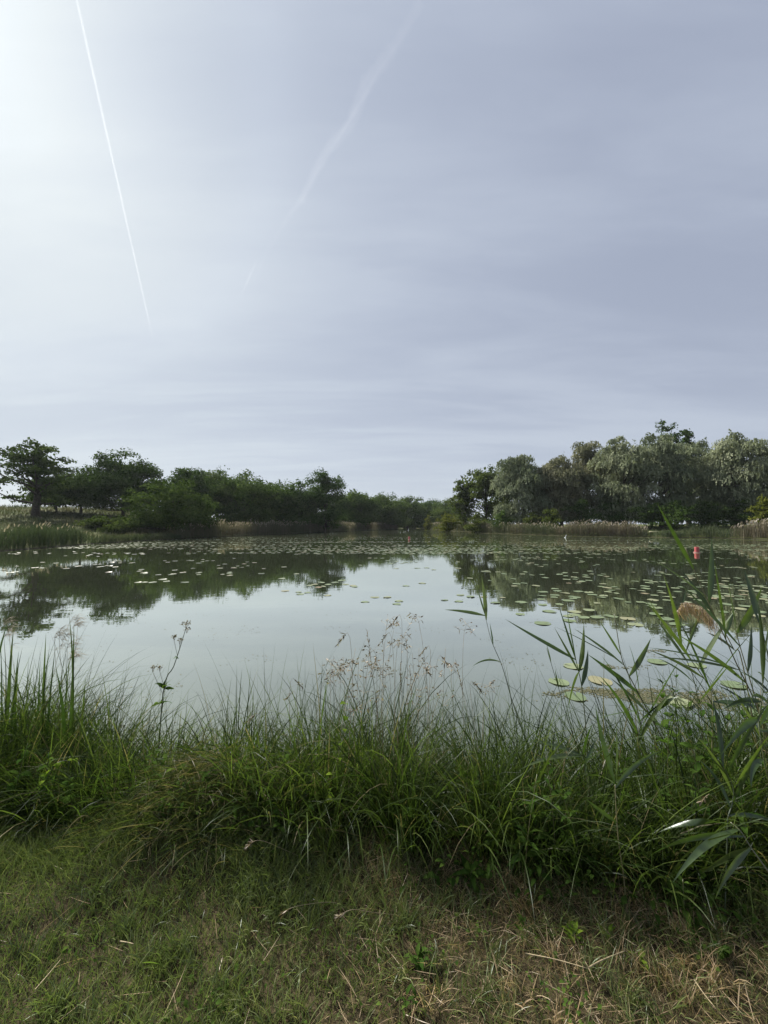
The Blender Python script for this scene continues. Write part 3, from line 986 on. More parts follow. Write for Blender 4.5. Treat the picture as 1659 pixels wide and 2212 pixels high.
# ------------------------------------------------------------------ lily pads
def pad_mesh(seed, n=18):
    rs = np.random.RandomState(seed)
    a = np.linspace(0.14, 2 * math.pi - 0.14, n)
    w = 1 + 0.05 * np.sin(a * 2 + rs.rand() * 6) + 0.02 * rs.normal(size=n)
    asp = rs.uniform(0.8, 0.95)
    rim = np.stack([np.cos(a) * w, np.sin(a) * w * asp, 0.02 + 0.03 * np.sin(a * 3 + rs.rand() * 6)], 1)
    if seed in (2, 5):
        lift = np.clip(np.cos(a - rs.rand() * 6.28) - 0.55, 0, 1)
        rim[:, 2] += 0.25 * lift
        rim[:, :2] *= (1 - 0.35 * lift)[:, None]
    mid = np.stack([np.cos(a) * 0.55 * w, np.sin(a) * 0.55 * w * asp, np.full(n, 0.012)], 1)
    V = np.concatenate([rim, mid, [(0.06, 0, 0.0)]])
    i = np.arange(n - 1)
    Q = np.stack([i, i + 1, n + i + 1, n + i], 1)
    T = np.stack([n + i, n + i + 1, np.full(n - 1, 2 * n)], 1)
    return V, Q, T


def lily_pads():
    rs = np.random.RandomState(2024)
    protos = [pad_mesh(k) for k in range(7)]
    pm = []
    for k, (V, Q, T) in enumerate(protos):
        pm.append(mesh('lily_pad', V, [Q, T], M['pad'], np.full(len(V), k / 7.0)))
    pads = []                          # x, y, radius, zone

    def drop(zone, x, y, r):
        pads.append((x, y, r, zone))

    def clusters(zone, nclu, region, per, spread, rr=(0.10, 0.165), bias=1.0):
        """region: (u0,u1,v0,v1) picture window; clusters even over the water seen there"""
        for _ in range(nclu):
            u = rs.uniform(region[0], region[1])
            v = region[2] + (region[3] - region[2]) * rs.random() ** bias
            c = atz(u, v, 0)
            m = rs.randint(per[0], per[1] + 1)
            for k in range(m):
                drop(zone, c[0] + rs.normal() * spread * 1.5, c[1] + rs.normal() * spread, rs.uniform(*rr))
    clusters('right', 58, (1000, 1690, 1194, 1300), (2, 12), 0.42, (0.085, 0.15), bias=1.1)
    clusters('right', 12, (1090, 1680, 1290, 1330), (1, 4), 0.28)
    clusters('right', 6, (1230, 1560, 1325, 1362), (2, 4), 0.24, (0.12, 0.17))
    clusters('left', 12, (190, 740, 1198, 1240), (2, 8), 0.45, (0.085, 0.14))
    clusters('left', 9, (290, 720, 1238, 1268), (1, 4), 0.3)
    clusters('mid', 9, (620, 1010, 1205, 1245), (1, 5), 0.5)
    clusters('pale', 9, (560, 1060, 1250, 1300), (1, 3), 0.25, (0.10, 0.14))
    clusters('edge', 8, (-60, 190, 1196, 1240), (1, 5), 0.5)
    # the nearest ones, by the right bank
    for u, v, r in [(1207, 1474, 0.125), (1296, 1471, 0.15), (1243, 1505, 0.13), (1238, 1440, 0.13), (1470, 1519, 0.15), (1420, 1430, 0.13), (1585, 1480, 0.14), (1640, 1545, 0.15), (1505, 1438, 0.12)]:
        c = atz(u, v, 0)
        drop('near', c[0], c[1], r)
    # far drifts
    for _ in range(360):
        u = rs.uniform(-60, 1720)
        v = 1158 + 38 * rs.random() ** 0.9
        # leave open leads of water
        if vnoise(np.array([u * 0.005]), np.array([v * 0.17]), 31)[0] < 0.46:
            continue
        c = atz(u, v, 0)
        m = rs.randint(8, 40)
        sp = rs.uniform(0.5, 1.3)
        for k in range(m):
            drop('far', c[0] + rs.normal() * sp * 5.0, c[1] + rs.normal() * sp * 0.35, rs.uniform(0.10, 0.17))
    P = np.array([(p[0], p[1], p[2]) for p in pads])
    zone = [p[3] for p in pads]
    sd = shore_dist(P[:, 0], P[:, 1])
    ok = sd < -0.35
    # keep pads from lying deep in each other: drop those too close to an earlier one
    keep = np.zeros(len(P), dtype=bool)
    grid = {}
    for i in np.argsort(-P[:, 2]):
        if not ok[i]:
            continue
        cx, cy = int(P[i, 0] // 0.4), int(P[i, 1] // 0.4)
        bad = False
        for a in (-1, 0, 1):
            for b in (-1, 0, 1):
                for j in grid.get((cx + a, cy + b), ()):
                    if (P[i, 0] - P[j, 0]) ** 2 + (P[i, 1] - P[j, 1]) ** 2 < (0.86 * (P[i, 2] + P[j, 2])) ** 2:
                        bad = True
        if not bad:
            keep[i] = True
            grid.setdefault((cx, cy), []).append(i)
    idx = np.nonzero(keep)[0]
    # apparent size decides which are individuals
    Dd = P[idx, 1]
    inview = np.abs(P[idx, 0] / Dd) < 1.0
    app = P[idx, 2] ** 2 / Dd ** 3 * inview
    order = idx[np.argsort(-app)]
    MARKS = [('the red cylindrical buoy', 1505, 1190), ('the drooping seed plume', 1500, 1330), ('the slim level-leaved reed', 1045, 1290), ('the stout fanned reed', 1290, 1400),
             ('the tiny red buoy', 884, 1163), ('the umbel plant', 405, 1345), ('the dome oak reflection', 240, 1280), ('the left picture edge', 0, 1215), ('the right picture edge', 1659, 1250),
             ('the white leaning marker', 1221, 1160), ('the layered maple reflection', 370, 1240), ('the pointed tree reflection', 705, 1270), ('mid water', 830, 1290)]
    NUM = ['', 'lone', 'two', 'three', 'four', 'five', 'six', 'seven', 'eight', 'nine', 'ten', 'eleven', 'twelve']
    ORD = ['first', 'second', 'third', 'fourth', 'fifth', 'sixth', 'seventh', 'eighth', 'ninth', 'tenth', 'eleventh', 'twelfth', 'thirteenth', 'fourteenth', 'fifteenth', 'sixteenth', 'seventeenth', 'eighteenth', 'nineteenth', 'twentieth'] + ['last'] * 20

    def pix(x, y):
        d = np.array((x, y, 0)) - CAM
        f = d @ FWD
        return 829.5 + 829.5 * (d @ RIGHT) / f, 1106 - 829.5 * (d @ UP) / f
    ind = [int(i) for i in order[:300]]
    comp = {i: i for i in ind}

    def find(a):
        while comp[a] != a:
            a = comp[a]
        return a
    for a in range(len(ind)):
        for b in range(a):
            A, B = ind[a], ind[b]
            if math.hypot(P[A, 0] - P[B, 0], P[A, 1] - P[B, 1]) < 1.5 * (P[A, 2] + P[B, 2]):
                comp[find(A)] = find(B)
    rafts = {}
    for i in ind:
        rafts.setdefault(find(i), []).append(i)
    named = {}
    for r_, mem in rafts.items():
        uu, vv = pix(P[mem, 0].mean(), P[mem, 1].mean())
        nm_, mu, mv = min(MARKS, key=lambda k: math.hypot(k[1] - uu, (k[2] - vv) * 2.2))
        dx, dy = uu - mu, (vv - mv) * 2.2
        where = ('right of ' if dx > 0 else 'left of ') if abs(dx) > abs(dy) else ('below ' if dy > 0 else 'above ')
        if 'edge' in nm_:
            where = 'near '
        named.setdefault((where + nm_, len(mem)), []).append((math.hypot(dx, dy), mem))
    pad_label = {}
    for (wh, cnt), lst in named.items():
        lst.sort(key=lambda k: k[0])
        for q, (_, mem) in enumerate(lst):
            near_ = '' if len(lst) == 1 else (', nearest such' if q == 0 else ', %s nearest such' % ORD[q])
            mem = sorted(mem, key=lambda k: P[k, 0] / P[k, 1])
            for w_, i in enumerate(mem):
                if cnt == 1:
                    la = 'lone lily pad ' + wh + near_
                elif cnt == 2:
                    la = '%s lily pad of the pair %s%s' % (('left', 'right')[w_], wh, near_)
                else:
                    k_ = 'leftmost' if w_ == 0 else ('rightmost' if w_ == cnt - 1 else ORD[min(w_, 11)] + ' from left')
                    la = '%s lily pad of %s %s%s' % (k_, NUM[cnt] if cnt < 13 else 'many', wh, near_)
                pad_label[i] = la
    near_lab = ['light green lily pad left of the pair nearest the reeds', 'long green lily pad just right of the nearest round one', 'yellowish lily pad closest to the bank grass', 'lily pad half covered by a reed leaf above the nearest ones',
                'lime green lily pad among the floating weed by the herbs', 'lily pad at the upper edge of the floating weed', 'pale green lily pad between leaning reeds at right', 'lily pad hidden behind the right-hand herbs', 'small lily pad in the upper floating weed at right']
    nn = 0
    rest = []
    for rank, i in enumerate(order):
        if rank < 300:
            k = rs.randint(7)
            o = obj('lily_pad', pm[k], loc=(P[i, 0], P[i, 1], 0.004 + 0.004 * rs.random()), rot=(0, 0, rs.random() * 6.28), scale=float(P[i, 2]))
            if zone[i] == 'near' and nn < len(near_lab):
                tag(o, near_lab[[j for j in range(len(pads)) if zone[j] == 'near'].index(i)], 'lily pad')
            else:
                tag(o, pad_label[int(i)], 'lily pad', 'lily pads floating on the pond')
        else:
            rest.append(i)
    mb = MB()
    for i in rest:
        V, Q, T = protos[rs.randint(7)]
        a = rs.random() * 6.28
        c, s = math.cos(a), math.sin(a)
        R = np.array([[c, -s, 0], [s, c, 0], [0, 0, 1]])
        far = P[i, 1] > 24
        VV = V @ R.T * P[i, 2] + np.array((P[i, 0], P[i, 1], 0.005 + 0.004 * rs.random()))
        if far:
            n = 18
            sel = np.arange(0, n, 2)
            VV = VV[sel]
            m = len(sel)
            T2 = np.stack([np.zeros(m - 2, int), np.arange(1, m - 1), np.arange(2, m)], 1)
            mb.add(VV, None, T2, rs.random())
        else:
            mb.add(VV, Q, T, rs.random())
    o = obj('lily_pads', mb.mesh('lily_pads', M['pad']))
    tag(o, 'mass of far lily pads drifting in pale bands across the pond', 'lily pads', kind='stuff')
    print('pads', len(idx), 'rest', len(rest))


lily_pads()


def floating_weed():
    rs = np.random.RandomState(5)

    def flecks(name, label, x, y, r, seed):
        n = len(x)
        a = np.linspace(0, 2 * math.pi, 6, endpoint=False)[None] + rs.random((n, 1)) * 6.28
        rr = r[:, None] * rs.uniform(0.5, 1.3, (n, 6))
        V = np.stack([x[:, None] + rr * np.cos(a), y[:, None] + rr * np.sin(a) * 0.8, np.repeat(0.0025 + 0.003 * rs.random((n, 1)), 6, 1)], -1).reshape(-1, 3)
        b = (np.arange(n) * 6)[:, None]
        T = np.concatenate([b + np.array([[0, k, k + 1]]) for k in range(1, 5)])
        o = obj(name, mesh(name, V, T, M['weed'], np.repeat(rs.random(n), 6)))
        tag(o, label, 'water weed', kind='stuff')
    # mats near the right bank
    n = 60000
    u = rs.uniform(1130, 1700, n)
    v = rs.uniform(1400, 1560, n)
    rr_ = FWD[None] + RIGHT[None] * ((u - 829.5) / 829.5)[:, None] + UP[None] * ((1106 - v) / 829.5)[:, None]
    P = CAM[None] + rr_ * (-CAM[2] / rr_[:, 2])[:, None]
    f = vnoise(P[:, 0] * 0.9 + 7, P[:, 1] * 2.6, 3) * 0.6 + vnoise(P[:, 0] * 3.5, P[:, 1] * 7, 4) * 0.4
    fine = vnoise(P[:, 0] * 14, P[:, 1] * 22, 14)
    bias = 0.24 * np.exp(-((u - 1450) / 130) ** 2 - ((v - 1495) / 42) ** 2) - 0.16
    k = (f + bias + 0.16 * (fine - 0.5) + rs.normal(size=n) * 0.05 > 0.675) & (shore_dist(P[:, 0], P[:, 1]) < -0.05)
    P = P[k]
    flecks('floating_weed', 'mats of yellowish weed floating behind the right-hand reeds', P[:, 0], P[:, 1], rs.uniform(0.004, 0.015, len(P)), 1)
    n = 9000
    u = rs.uniform(150, 1250, n)
    v = rs.uniform(1290, 1590, n)
    rr_ = FWD[None] + RIGHT[None] * ((u - 829.5) / 829.5)[:, None] + UP[None] * ((1106 - v) / 829.5)[:, None]
    P = CAM[None] + rr_ * (-CAM[2] / rr_[:, 2])[:, None]
    f = vnoise(P[:, 0] * 1.1 + 4, P[:, 1] * 1.9, 51) * 0.65 + vnoise(P[:, 0] * 6, P[:, 1] * 6, 52) * 0.35
    k = (f + rs.normal(size=n) * 0.04 > 0.69) & (shore_dist(P[:, 0], P[:, 1]) < -0.05)
    P = P[k]
    flecks('floating_weed', 'thin scattered flecks of scum on the open near water', P[:, 0], P[:, 1], rs.uniform(0.003, 0.014, len(P)), 3)
    # scum line along the right far shore
    W = np.array([atz(a, b, 0)[:2] for a, b in SHORE_PXR[:8]])
    seg = np.linalg.norm(np.diff(W, axis=0), axis=1)
    cum = np.concatenate(([0], np.cumsum(seg)))
    n = 6000
    s = rs.random(n) * cum[-1]
    x = np.interp(s, cum, W[:, 0])
    y = np.interp(s, cum, W[:, 1])
    off = rs.random(n) ** 1.2 * (2.0 + 5.0 * vnoise(s * 0.15, s * 0, 6)) * np.clip(y / 90, 0.4, 1.6)
    y = y - off
    x = x - off * 0.15
    k = shore_dist(x, y) < -0.02
    flecks('floating_weed', 'pale strip of floating weed along the right far shore', x[k], y[k], rs.uniform(0.05, 0.16, k.sum()), 2)


floating_weed()


# ------------------------------------------------------------------ buoys, marker, plank
def lathe(profile, n=20):
    P = np.array(profile, dtype=float)
    a = np.linspace(0, 2 * math.pi, n, endpoint=False)
    V = np.stack([P[:, 0:1] * np.cos(a), P[:, 0:1] * np.sin(a), np.repeat(P[:, 1:2], n, 1)], -1).reshape(-1, 3)
    i, j = np.meshgrid(np.arange(len(P) - 1), np.arange(n), indexing='ij')
    k = (j + 1) % n
    return V, np.stack([i * n + j, i * n + k, (i + 1) * n + k, (i + 1) * n + j], -1).reshape(-1, 4)


M['red'] = mat_simple('faded_red_plastic', (0.29, 0.045, 0.048), 0.45, 9, 0.2)
M['pink'] = mat_simple('pale_pink_collar', (0.42, 0.24, 0.21), 0.5, 9, 0.2)
M['white'] = mat_simple('off_white_paint', (0.5, 0.53, 0.53), 0.5)
M['board'] = mat_simple('pale_board', (0.62, 0.56, 0.40), 0.8, 12, 0.3)


def buoy(label, u, v, k):
    c = atz(u, v, 0)
    b = thing('buoy', label, 'buoy', (c[0], c[1], 0))
    V, Q = lathe([(0.001, -0.15), (0.15, -0.15), (0.15, 0.06), (0.15, 0.40), (0.145, 0.415), (0.12, 0.42), (0.11, 0.405), (0.001, 0.40)])
    obj('float_body', mesh('float_body', V * k, Q, M['red'], smooth=False), b)
    V, Q = lathe([(0.152, 0.005), (0.205, 0.01), (0.215, 0.03), (0.205, 0.05), (0.152, 0.055)])
    obj('collar', mesh('collar', V * k, Q, M['pink'], smooth=True), b)


buoy('red cylindrical buoy with pale collar floating at right', 1505.5, 1194, 0.95)
buoy('tiny red buoy far out in mid pond', 884, 1165, 0.85)


def marker(label, u, v, k, tilt):
    c = atz(u, v, 0)
    b = thing('marker_float', label, 'marker', (c[0], c[1], 0))
    V, Q, T = tube(bez([(0, 0, -0.2), (0.10 * tilt, 0, 0.25), (0.26 * tilt, 0, 0.58)], 6) * k, np.linspace(0.09, 0.045, 7) * k, 8)
    obj('stick', mesh('stick', V, [Q, T], M['white']), b)
    V, Q = lathe([(0.001, -0.06), (0.16, -0.05), (0.20, 0.02), (0.14, 0.09), (0.001, 0.11)], 14)
    obj('float_base', mesh('float_base', V * k, Q, M['white'], smooth=True), b)


marker('small white leaning marker by the right far shore', 1221, 1161.5, 0.72, 1.0)
marker('tiny white marker at the mouth of the channel', 882, 1145.5, 0.9, 0.3)
c = atz(1413, 1149, 0.45)
c = np.array((c[0], c[1], 0)) * (61.5 / c[1])
pl = thing('plank', 'pale board lying on the grass in the right shore gap', 'plank', (c[0], c[1], gz(c[0], c[1]) + 0.42))
mb = MB()
bx = np.array([(-.75, -.14, 0), (.75, -.14, 0), (.75, .14, 0), (-.75, .14, 0), (-.75, -.14, .12), (.75, -.14, .12), (.75, .14, .12), (-.75, .14, .12)])
bq = np.array([(0, 3, 2, 1), (4, 5, 6, 7), (0, 1, 5, 4), (1, 2, 6, 5), (2, 3, 7, 6), (3, 0, 4, 7)])
obj('board', mesh('board', bx, bq, M['board']), pl)
for sx in (-0.55, 0.55):
    obj('trestle', mesh('trestle', bx * np.array((0.08, 0.8, 5.0)) + np.array((sx, 0, -0.6)), bq, M['bark']), pl)


# ------------------------------------------------------------------ the near bank
FX = [-4.5, -1.93, -0.81, -0.26, 0.33, 0.86, 1.48, 4.5]
FY = [2.15, 1.93, 1.84, 1.70, 1.62, 1.52, 1.46, 1.30]
TOPU = [-800, 0, 100, 200, 300, 350, 420, 470, 550, 650, 750, 900, 1000, 1100, 1150, 1250, 1350, 1450, 1550, 1659, 2600]
TOPV = [1500, 1482, 1490, 1500, 1522, 1540, 1600, 1562, 1535, 1525, 1505, 1500, 1512, 1560, 1588, 1582, 1585, 1530, 1500, 1470, 1460]


def front_y(x):
    return np.interp(x, FX, FY)


def env_z(x, y):
    """height the grass reaches at x, y"""
    u = 829.5 + 829.5 * x / np.maximum(y, 0.3)
    return 2.0 - (np.interp(u, TOPU, TOPV) - 1132) / 829.5 * y


def ovate(n=5, W=0.5):
    s = np.linspace(0, 1, n + 1)
    w = np.sin(np.pi * s ** 0.75) * W * 0.5 + 0.004
    w[-1] = 0.004
    C = np.stack([s, 0 * s, 0.10 * np.sin(s * 3.0) - 0.16 * s * s], 1)
    V = np.stack([C + np.stack([0 * s, -w, 0.25 * w], 1), C, C + np.stack([0 * s, w, 0.25 * w], 1)], 1).reshape(-1, 3)
    k = np.arange(n)[:, None] * 3
    Q = np.concatenate([k + np.array([[0, 1, 4, 3]]), k + np.array([[1, 2, 5, 4]])])
    return V, Q


def rotm(az, el, roll=0):
    ca, sa, ce, se, cr, sr = math.cos(az), math.sin(az), math.cos(el), math.sin(el), math.cos(roll), math.sin(roll)
    Rz = np.array([[ca, -sa, 0], [sa, ca, 0], [0, 0, 1]])
    Ry = np.array([[ce, 0, -se], [0, 1, 0], [se, 0, ce]])
    Rx = np.array([[1, 0, 0], [0, cr, -sr], [0, sr, cr]])
    return Rz @ Ry @ Rx


def lawn():
    rs = np.random.RandomState(11)
    mb = MB()

    def patch(n, x0, x1, y0, y1):
        x = rs.uniform(x0, x1, n)
        y = rs.uniform(y0, y1, n)
        k = y < front_y(x) + 0.16 + 0.1 * rs.random(n)
        x, y = x[k], y[k]
        n = len(x)
        z = ground_z(x, y)
        # dry thatch spreads over the right and in islands
        d = 0.66 * sstep(x + 0.25 * vnoise(x * 2, y * 2, 1), -0.35, 0.40) * sstep(y, 0.7, 1.1) - 0.16 * sstep(-x, 0.0, 0.5)
        d = d + 0.60 * (vnoise(x * 2.6 + 3, y * 2.6, 2) - 0.45) + 0.40 * (vnoise(x * 9, y * 9, 4) - 0.5)
        isl = sstep(-x, 0.9, 1.8) * sstep(y, 1.5, 1.75) * 0.30 * (vnoise(x * 5, y * 5, 17) > 0.62)
        d = np.clip(d + isl, 0, 1)
        dry = rs.random(n) < (0.09 + 0.85 * d)
        t = np.where(dry, rs.uniform(0.62, 1.0, n) - 0.15 * rs.random(n), np.clip(rs.normal(0.27, 0.13, n), 0.02, 0.55))
        lush = vnoise(x * 4 + 9, y * 4, 7)
        L = np.where(dry, rs.uniform(0.018, 0.06, n), rs.uniform(0.028, 0.075, n) * (0.65 + 1.0 * lush))
        L *= 1 + 1.0 * sstep(y, front_y(x) - 0.30, front_y(x) + 0.1)
        W = np.where(dry, rs.uniform(0.0010, 0.0024, n), rs.uniform(0.0016, 0.0036, n))
        lean = np.where(dry, rs.uniform(0.3, 1.5, n), rs.uniform(0.05, 0.9, n))
        az = rs.random(n) * 6.28 + 2.2 * vnoise(x * 6, y * 6, 41)
        V, Q, _ = blades(np.stack([x, y, z - 0.004], 1), az, L, W, lean, rs.uniform(0.1, 0.8, n), 2, t, rs.random(n) * 3)
        mb.add(V, Q, t=np.repeat(t, 6))
    patch(80000, -2.3, 2.3, 0.85, 2.15)
    patch(9000, -4.6, -2.3, 0.6, 2.4)
    patch(8000, 2.3, 4.6, 0.6, 1.7)
    patch(5000, -2.6, 2.6, 0.2, 0.85)
    # coarser tufts and flattened swirls
    for q in range(520):
        a, b = rs.uniform(-2.4, 2.4), rs.uniform(0.85, 2.0)
        if b > float(front_y(a)) + 0.05:
            continue
        m = rs.randint(14, 60)
        x = a + rs.normal(size=m) * 0.022
        y = b + rs.normal(size=m) * 0.022
        tb = rs.uniform(0.05, 0.5) if (a < 0.1 or rs.random() < 0.6) else rs.uniform(0.6, 0.85)
        t = np.clip(tb + rs.normal(size=m) * 0.06, 0, 1)
        V, Q, _ = blades(np.stack([x, y, ground_z(x, y) - 0.004], 1), rs.normal(rs.random() * 6.28, 1.0, m), rs.uniform(0.04, 0.11, m), rs.uniform(0.002, 0.0042, m), rs.uniform(0.1, 0.8, m), rs.uniform(0.3, 1.3, m), 4, t, rs.random(m) * 3)
        mb.add(V, Q, t=np.repeat(t, 10))
    o = obj('lawn_grass', mb.mesh('lawn_grass', M['lawn']))
    tag(o, 'short mown grass, greener left and browner right, at the bottom', 'grass', kind='stuff')
    V0, Q0 = ovate(2, 0.75)
    mc = MB()
    for q in range(60):
        a, b = rs.uniform(-2.0, 2.0), rs.uniform(0.9, 1.9)
        if b > float(front_y(a)) + 0.1:
            continue
        for k in range(rs.randint(8, 30)):
            x, y = a + rs.normal() * 0.05, b + rs.normal() * 0.04
            R = rotm(rs.random() * 6.28, rs.uniform(-0.3, 0.7), rs.normal() * 0.3)
            mc.add(V0 * rs.uniform(0.010, 0.022) @ R.T + np.array((x, y, gz(x, y) + rs.uniform(0.02, 0.045))), Q0, t=np.clip(rs.normal(0.55, 0.25), 0, 1))
    o = obj('turf_clover', mc.mesh('turf_clover', M['herb']))
    tag(o, 'scattered small clover leaves in the turf', 'clover', kind='stuff')
    # loose straw lying on the turf
    mb = MB()
    n = 5200
    x = rs.uniform(-2.4, 2.6, n)
    y = rs.uniform(0.8, 2.0, n)
    d = sstep(x, -0.5, 0.35) + 0.12
    k = (rs.random(n) < d) & (y < front_y(x) + 0.2)
    x, y = x[k], y[k]
    n = len(x)
    z = ground_z(x, y) + rs.uniform(0.006, 0.03, n)
    t = rs.uniform(0.72, 1.0, n)
    V, Q, _ = blades(np.stack([x, y, z], 1), rs.random(n) * 6.28, rs.uniform(0.03, 0.13, n), rs.uniform(0.0012, 0.003, n), rs.normal(1.45, 0.16, n), rs.normal(0.1, 0.25, n), 3, t, rs.random(n) * 3)
    mb.add(V, Q, t=np.repeat(t, 8))
    o = obj('dry_thatch', mb.mesh('dry_thatch', M['lawn']))
    tag(o, 'brown clippings and straw strewn over the turf at lower right', 'dry grass', kind='stuff')


lawn()


def bank_grass():
    rs = np.random.RandomState(21)
    mb = MB()
    # tussocks of sedge
    n_t = 480
    cx = np.concatenate([rs.uniform(-2.9, 2.9, n_t), rs.uniform(-4.5, 4.5, 80)])
    fr = rs.random(len(cx))
    # shoreline along x
    ys = np.linspace(1.2, 4.6, 120)
    def shore_y(x):
        return np.array([ys[np.argmax(shore_dist(np.full(120, a), ys) < 0.03)] for a in x])
    sy = shore_y(cx)
    fy = front_y(cx)
    cy = fy + 0.17 + (sy - fy - 0.14) * fr ** 1.15
    hump = (np.abs(cx + 1.0) < 0.38) & (cy < 2.35) & (rs.random(len(cx)) < 0.75)
    cx, cy = cx[~hump], cy[~hump]
    for a, b in zip(cx, cy):
        m = rs.randint(26, 62)
        ang = rs.random(m) * 6.28
        r = np.abs(rs.normal(size=m)) * 0.05
        x = a + np.cos(ang) * r
        y = b + np.sin(ang) * r
        z = ground_z(x, y)
        room = np.maximum(env_z(x, y) + 0.012 * y - np.maximum(z, 0), 0.12)
        frontness = np.clip((b - front_y(np.array([a]))[0]) / 0.55, 0.25, 1)
        L = np.minimum(room, 0.62) * np.where(rs.random(m) < 0.16, rs.uniform(1.1, 1.45, m), rs.uniform(0.45, 1.08, m)) / 0.84 * (0.45 + 0.55 * frontness)
        base_t = rs.uniform(0.04, 0.58)
        L = L * rs.uniform(0.78, 1.15)
        t = np.clip(base_t + rs.normal(size=m) * 0.10, 0, 0.7)
        t = np.where(rs.random(m) < 0.05, rs.uniform(0.8, 1, m), t)
        az = ang + rs.normal(size=m) * 0.6
        broad = rs.random() < 0.35
        W = rs.uniform(0.0060, 0.0095, m) if broad else rs.uniform(0.0030, 0.0060, m)
        V, Q, _ = blades(np.stack([x, y, z - 0.02], 1), az, L, W, rs.uniform(0.02, 0.38, m), rs.uniform(0.2, 2.0, m) ** 1.0, 7, t, rs.normal(size=m) * 0.7)
        mb.add(V, Q, t=np.repeat(t, 16))
    # long blades spilling forward over the edge
    n = 750
    x = rs.uniform(-2.8, 2.8, n)
    y = front_y(x) + rs.uniform(0.12, 0.75, n)
    k = (shore_dist(x, y) > 0.08) & ~((np.abs(x + 1.0) < 0.40) & (rs.random(n) < 0.8))
    x, y = x[k], y[k]
    n = len(x)
    z = ground_z(x, y)
    room = np.maximum(env_z(x, y) - np.maximum(z, 0), 0.12)
    t = np.clip(rs.normal(0.30, 0.14, n), 0, 0.75)
    t = np.where(rs.random(n) < 0.10, rs.uniform(0.75, 1, n), t)
    az = np.where(rs.random(n) < 0.65, rs.normal(-1.57, 0.9, n), rs.random(n) * 6.28)
    V, Q, _ = blades(np.stack([x, y, z - 0.02], 1), az, np.minimum(room, 0.55) * rs.uniform(0.7, 1.45, n), rs.uniform(0.003, 0.0072, n), rs.uniform(0.1, 0.5, n), rs.uniform(0.8, 2.4, n), 9, t, rs.normal(size=n) * 0.6)
    mb.add(V, Q, t=np.repeat(t, 20))
    # fine understorey that fills the tangle, coloured dark to deepen the hollow's shade
    n = 19000
    x = rs.uniform(-3.0, 3.0, n)
    y = front_y(x) + rs.uniform(0.0, 1.6, n)
    k = (shore_dist(x, y) > 0.02) & (rs.random(n) < 1.15 - 0.7 * (y - front_y(x)))
    x, y = x[k], y[k]
    n = len(x)
    z = ground_z(x, y)
    room = np.maximum(env_z(x, y) - np.maximum(z, 0), 0.10)
    fr = np.clip((y - front_y(x)) / 0.5, 0.2, 1)
    t = np.clip(rs.normal(0.08, 0.10, n), 0, 0.75)
    t = np.where(rs.random(n) < 0.06, rs.uniform(0.7, 1, n), t)
    V, Q, _ = blades(np.stack([x, y, z - 0.02], 1), rs.random(n) * 6.28, np.minimum(room, 0.5) * rs.uniform(0.25, 0.85, n) * fr, rs.uniform(0.0018, 0.0042, n), rs.uniform(0.05, 0.7, n), rs.uniform(0.2, 1.5, n), 5, t, rs.random(n) * 3)
    mb.add(V, Q, t=np.repeat(t, 12))
    # dead stalks leaning through the tangle
    n = 240
    x = rs.uniform(-2.6, 2.6, n)
    y = front_y(x) + rs.uniform(0.1, 0.9, n)
    k = shore_dist(x, y) > 0.05
    x, y = x[k], y[k]
    n = len(x)
    t = rs.uniform(0.82, 1.0, n)
    V, Q, _ = blades(np.stack([x, y, ground_z(x, y)], 1), rs.random(n) * 6.28, rs.uniform(0.18, 0.55, n), rs.uniform(0.002, 0.0045, n), rs.uniform(0.2, 1.25, n), rs.normal(0.1, 0.3, n), 5, t, rs.random(n) * 3)
    mb.add(V, Q, t=np.repeat(t, 12))
    o = obj('bank_grass', mb.mesh('bank_grass', M['sedge']))
    tag(o, 'tall arching sedge and grass crowding the near bank', 'grass', kind='stuff')
    # lodged pale grass over the hump at left
    mb = MB()
    n = 7500
    x = rs.normal(-1.08, 0.36, n)
    y = rs.normal(2.05, 0.20, n)
    k = (shore_dist(x, y) > 0.1) & (y > front_y(x) - 0.05)
    x, y = x[k], y[k]
    n = len(x)
    z = ground_z(x, y) + rs.uniform(0, 0.22, n) * np.clip((y - front_y(x)) / 0.3, 0.1, 1)
    pale = np.exp(-((x + 0.95) ** 2 / 0.06 + (y - 2.25) ** 2 / 0.06))
    t = np.clip(np.where(rs.random(n) < 0.25 + 0.55 * pale, rs.uniform(0.80, 1, n), rs.normal(0.48, 0.16, n)), 0, 1)
    V, Q, _ = blades(np.stack([x, y, z], 1), np.where(rs.random(n) < 0.45, rs.normal(-1.2, 0.8, n), rs.random(n) * 6.28), rs.uniform(0.06, 0.26, n), rs.uniform(0.0014, 0.0040, n), rs.uniform(0.7, 1.4, n), rs.uniform(0.2, 1.1, n), 5, t, rs.random(n) * 3)
    mb.add(V, Q, t=np.repeat(t, 12))
    o = obj('lodged_grass', mb.mesh('lodged_grass', M['sedge']))
    tag(o, 'pale flattened grass lying over the hump at left', 'grass', kind='stuff')


bank_grass()


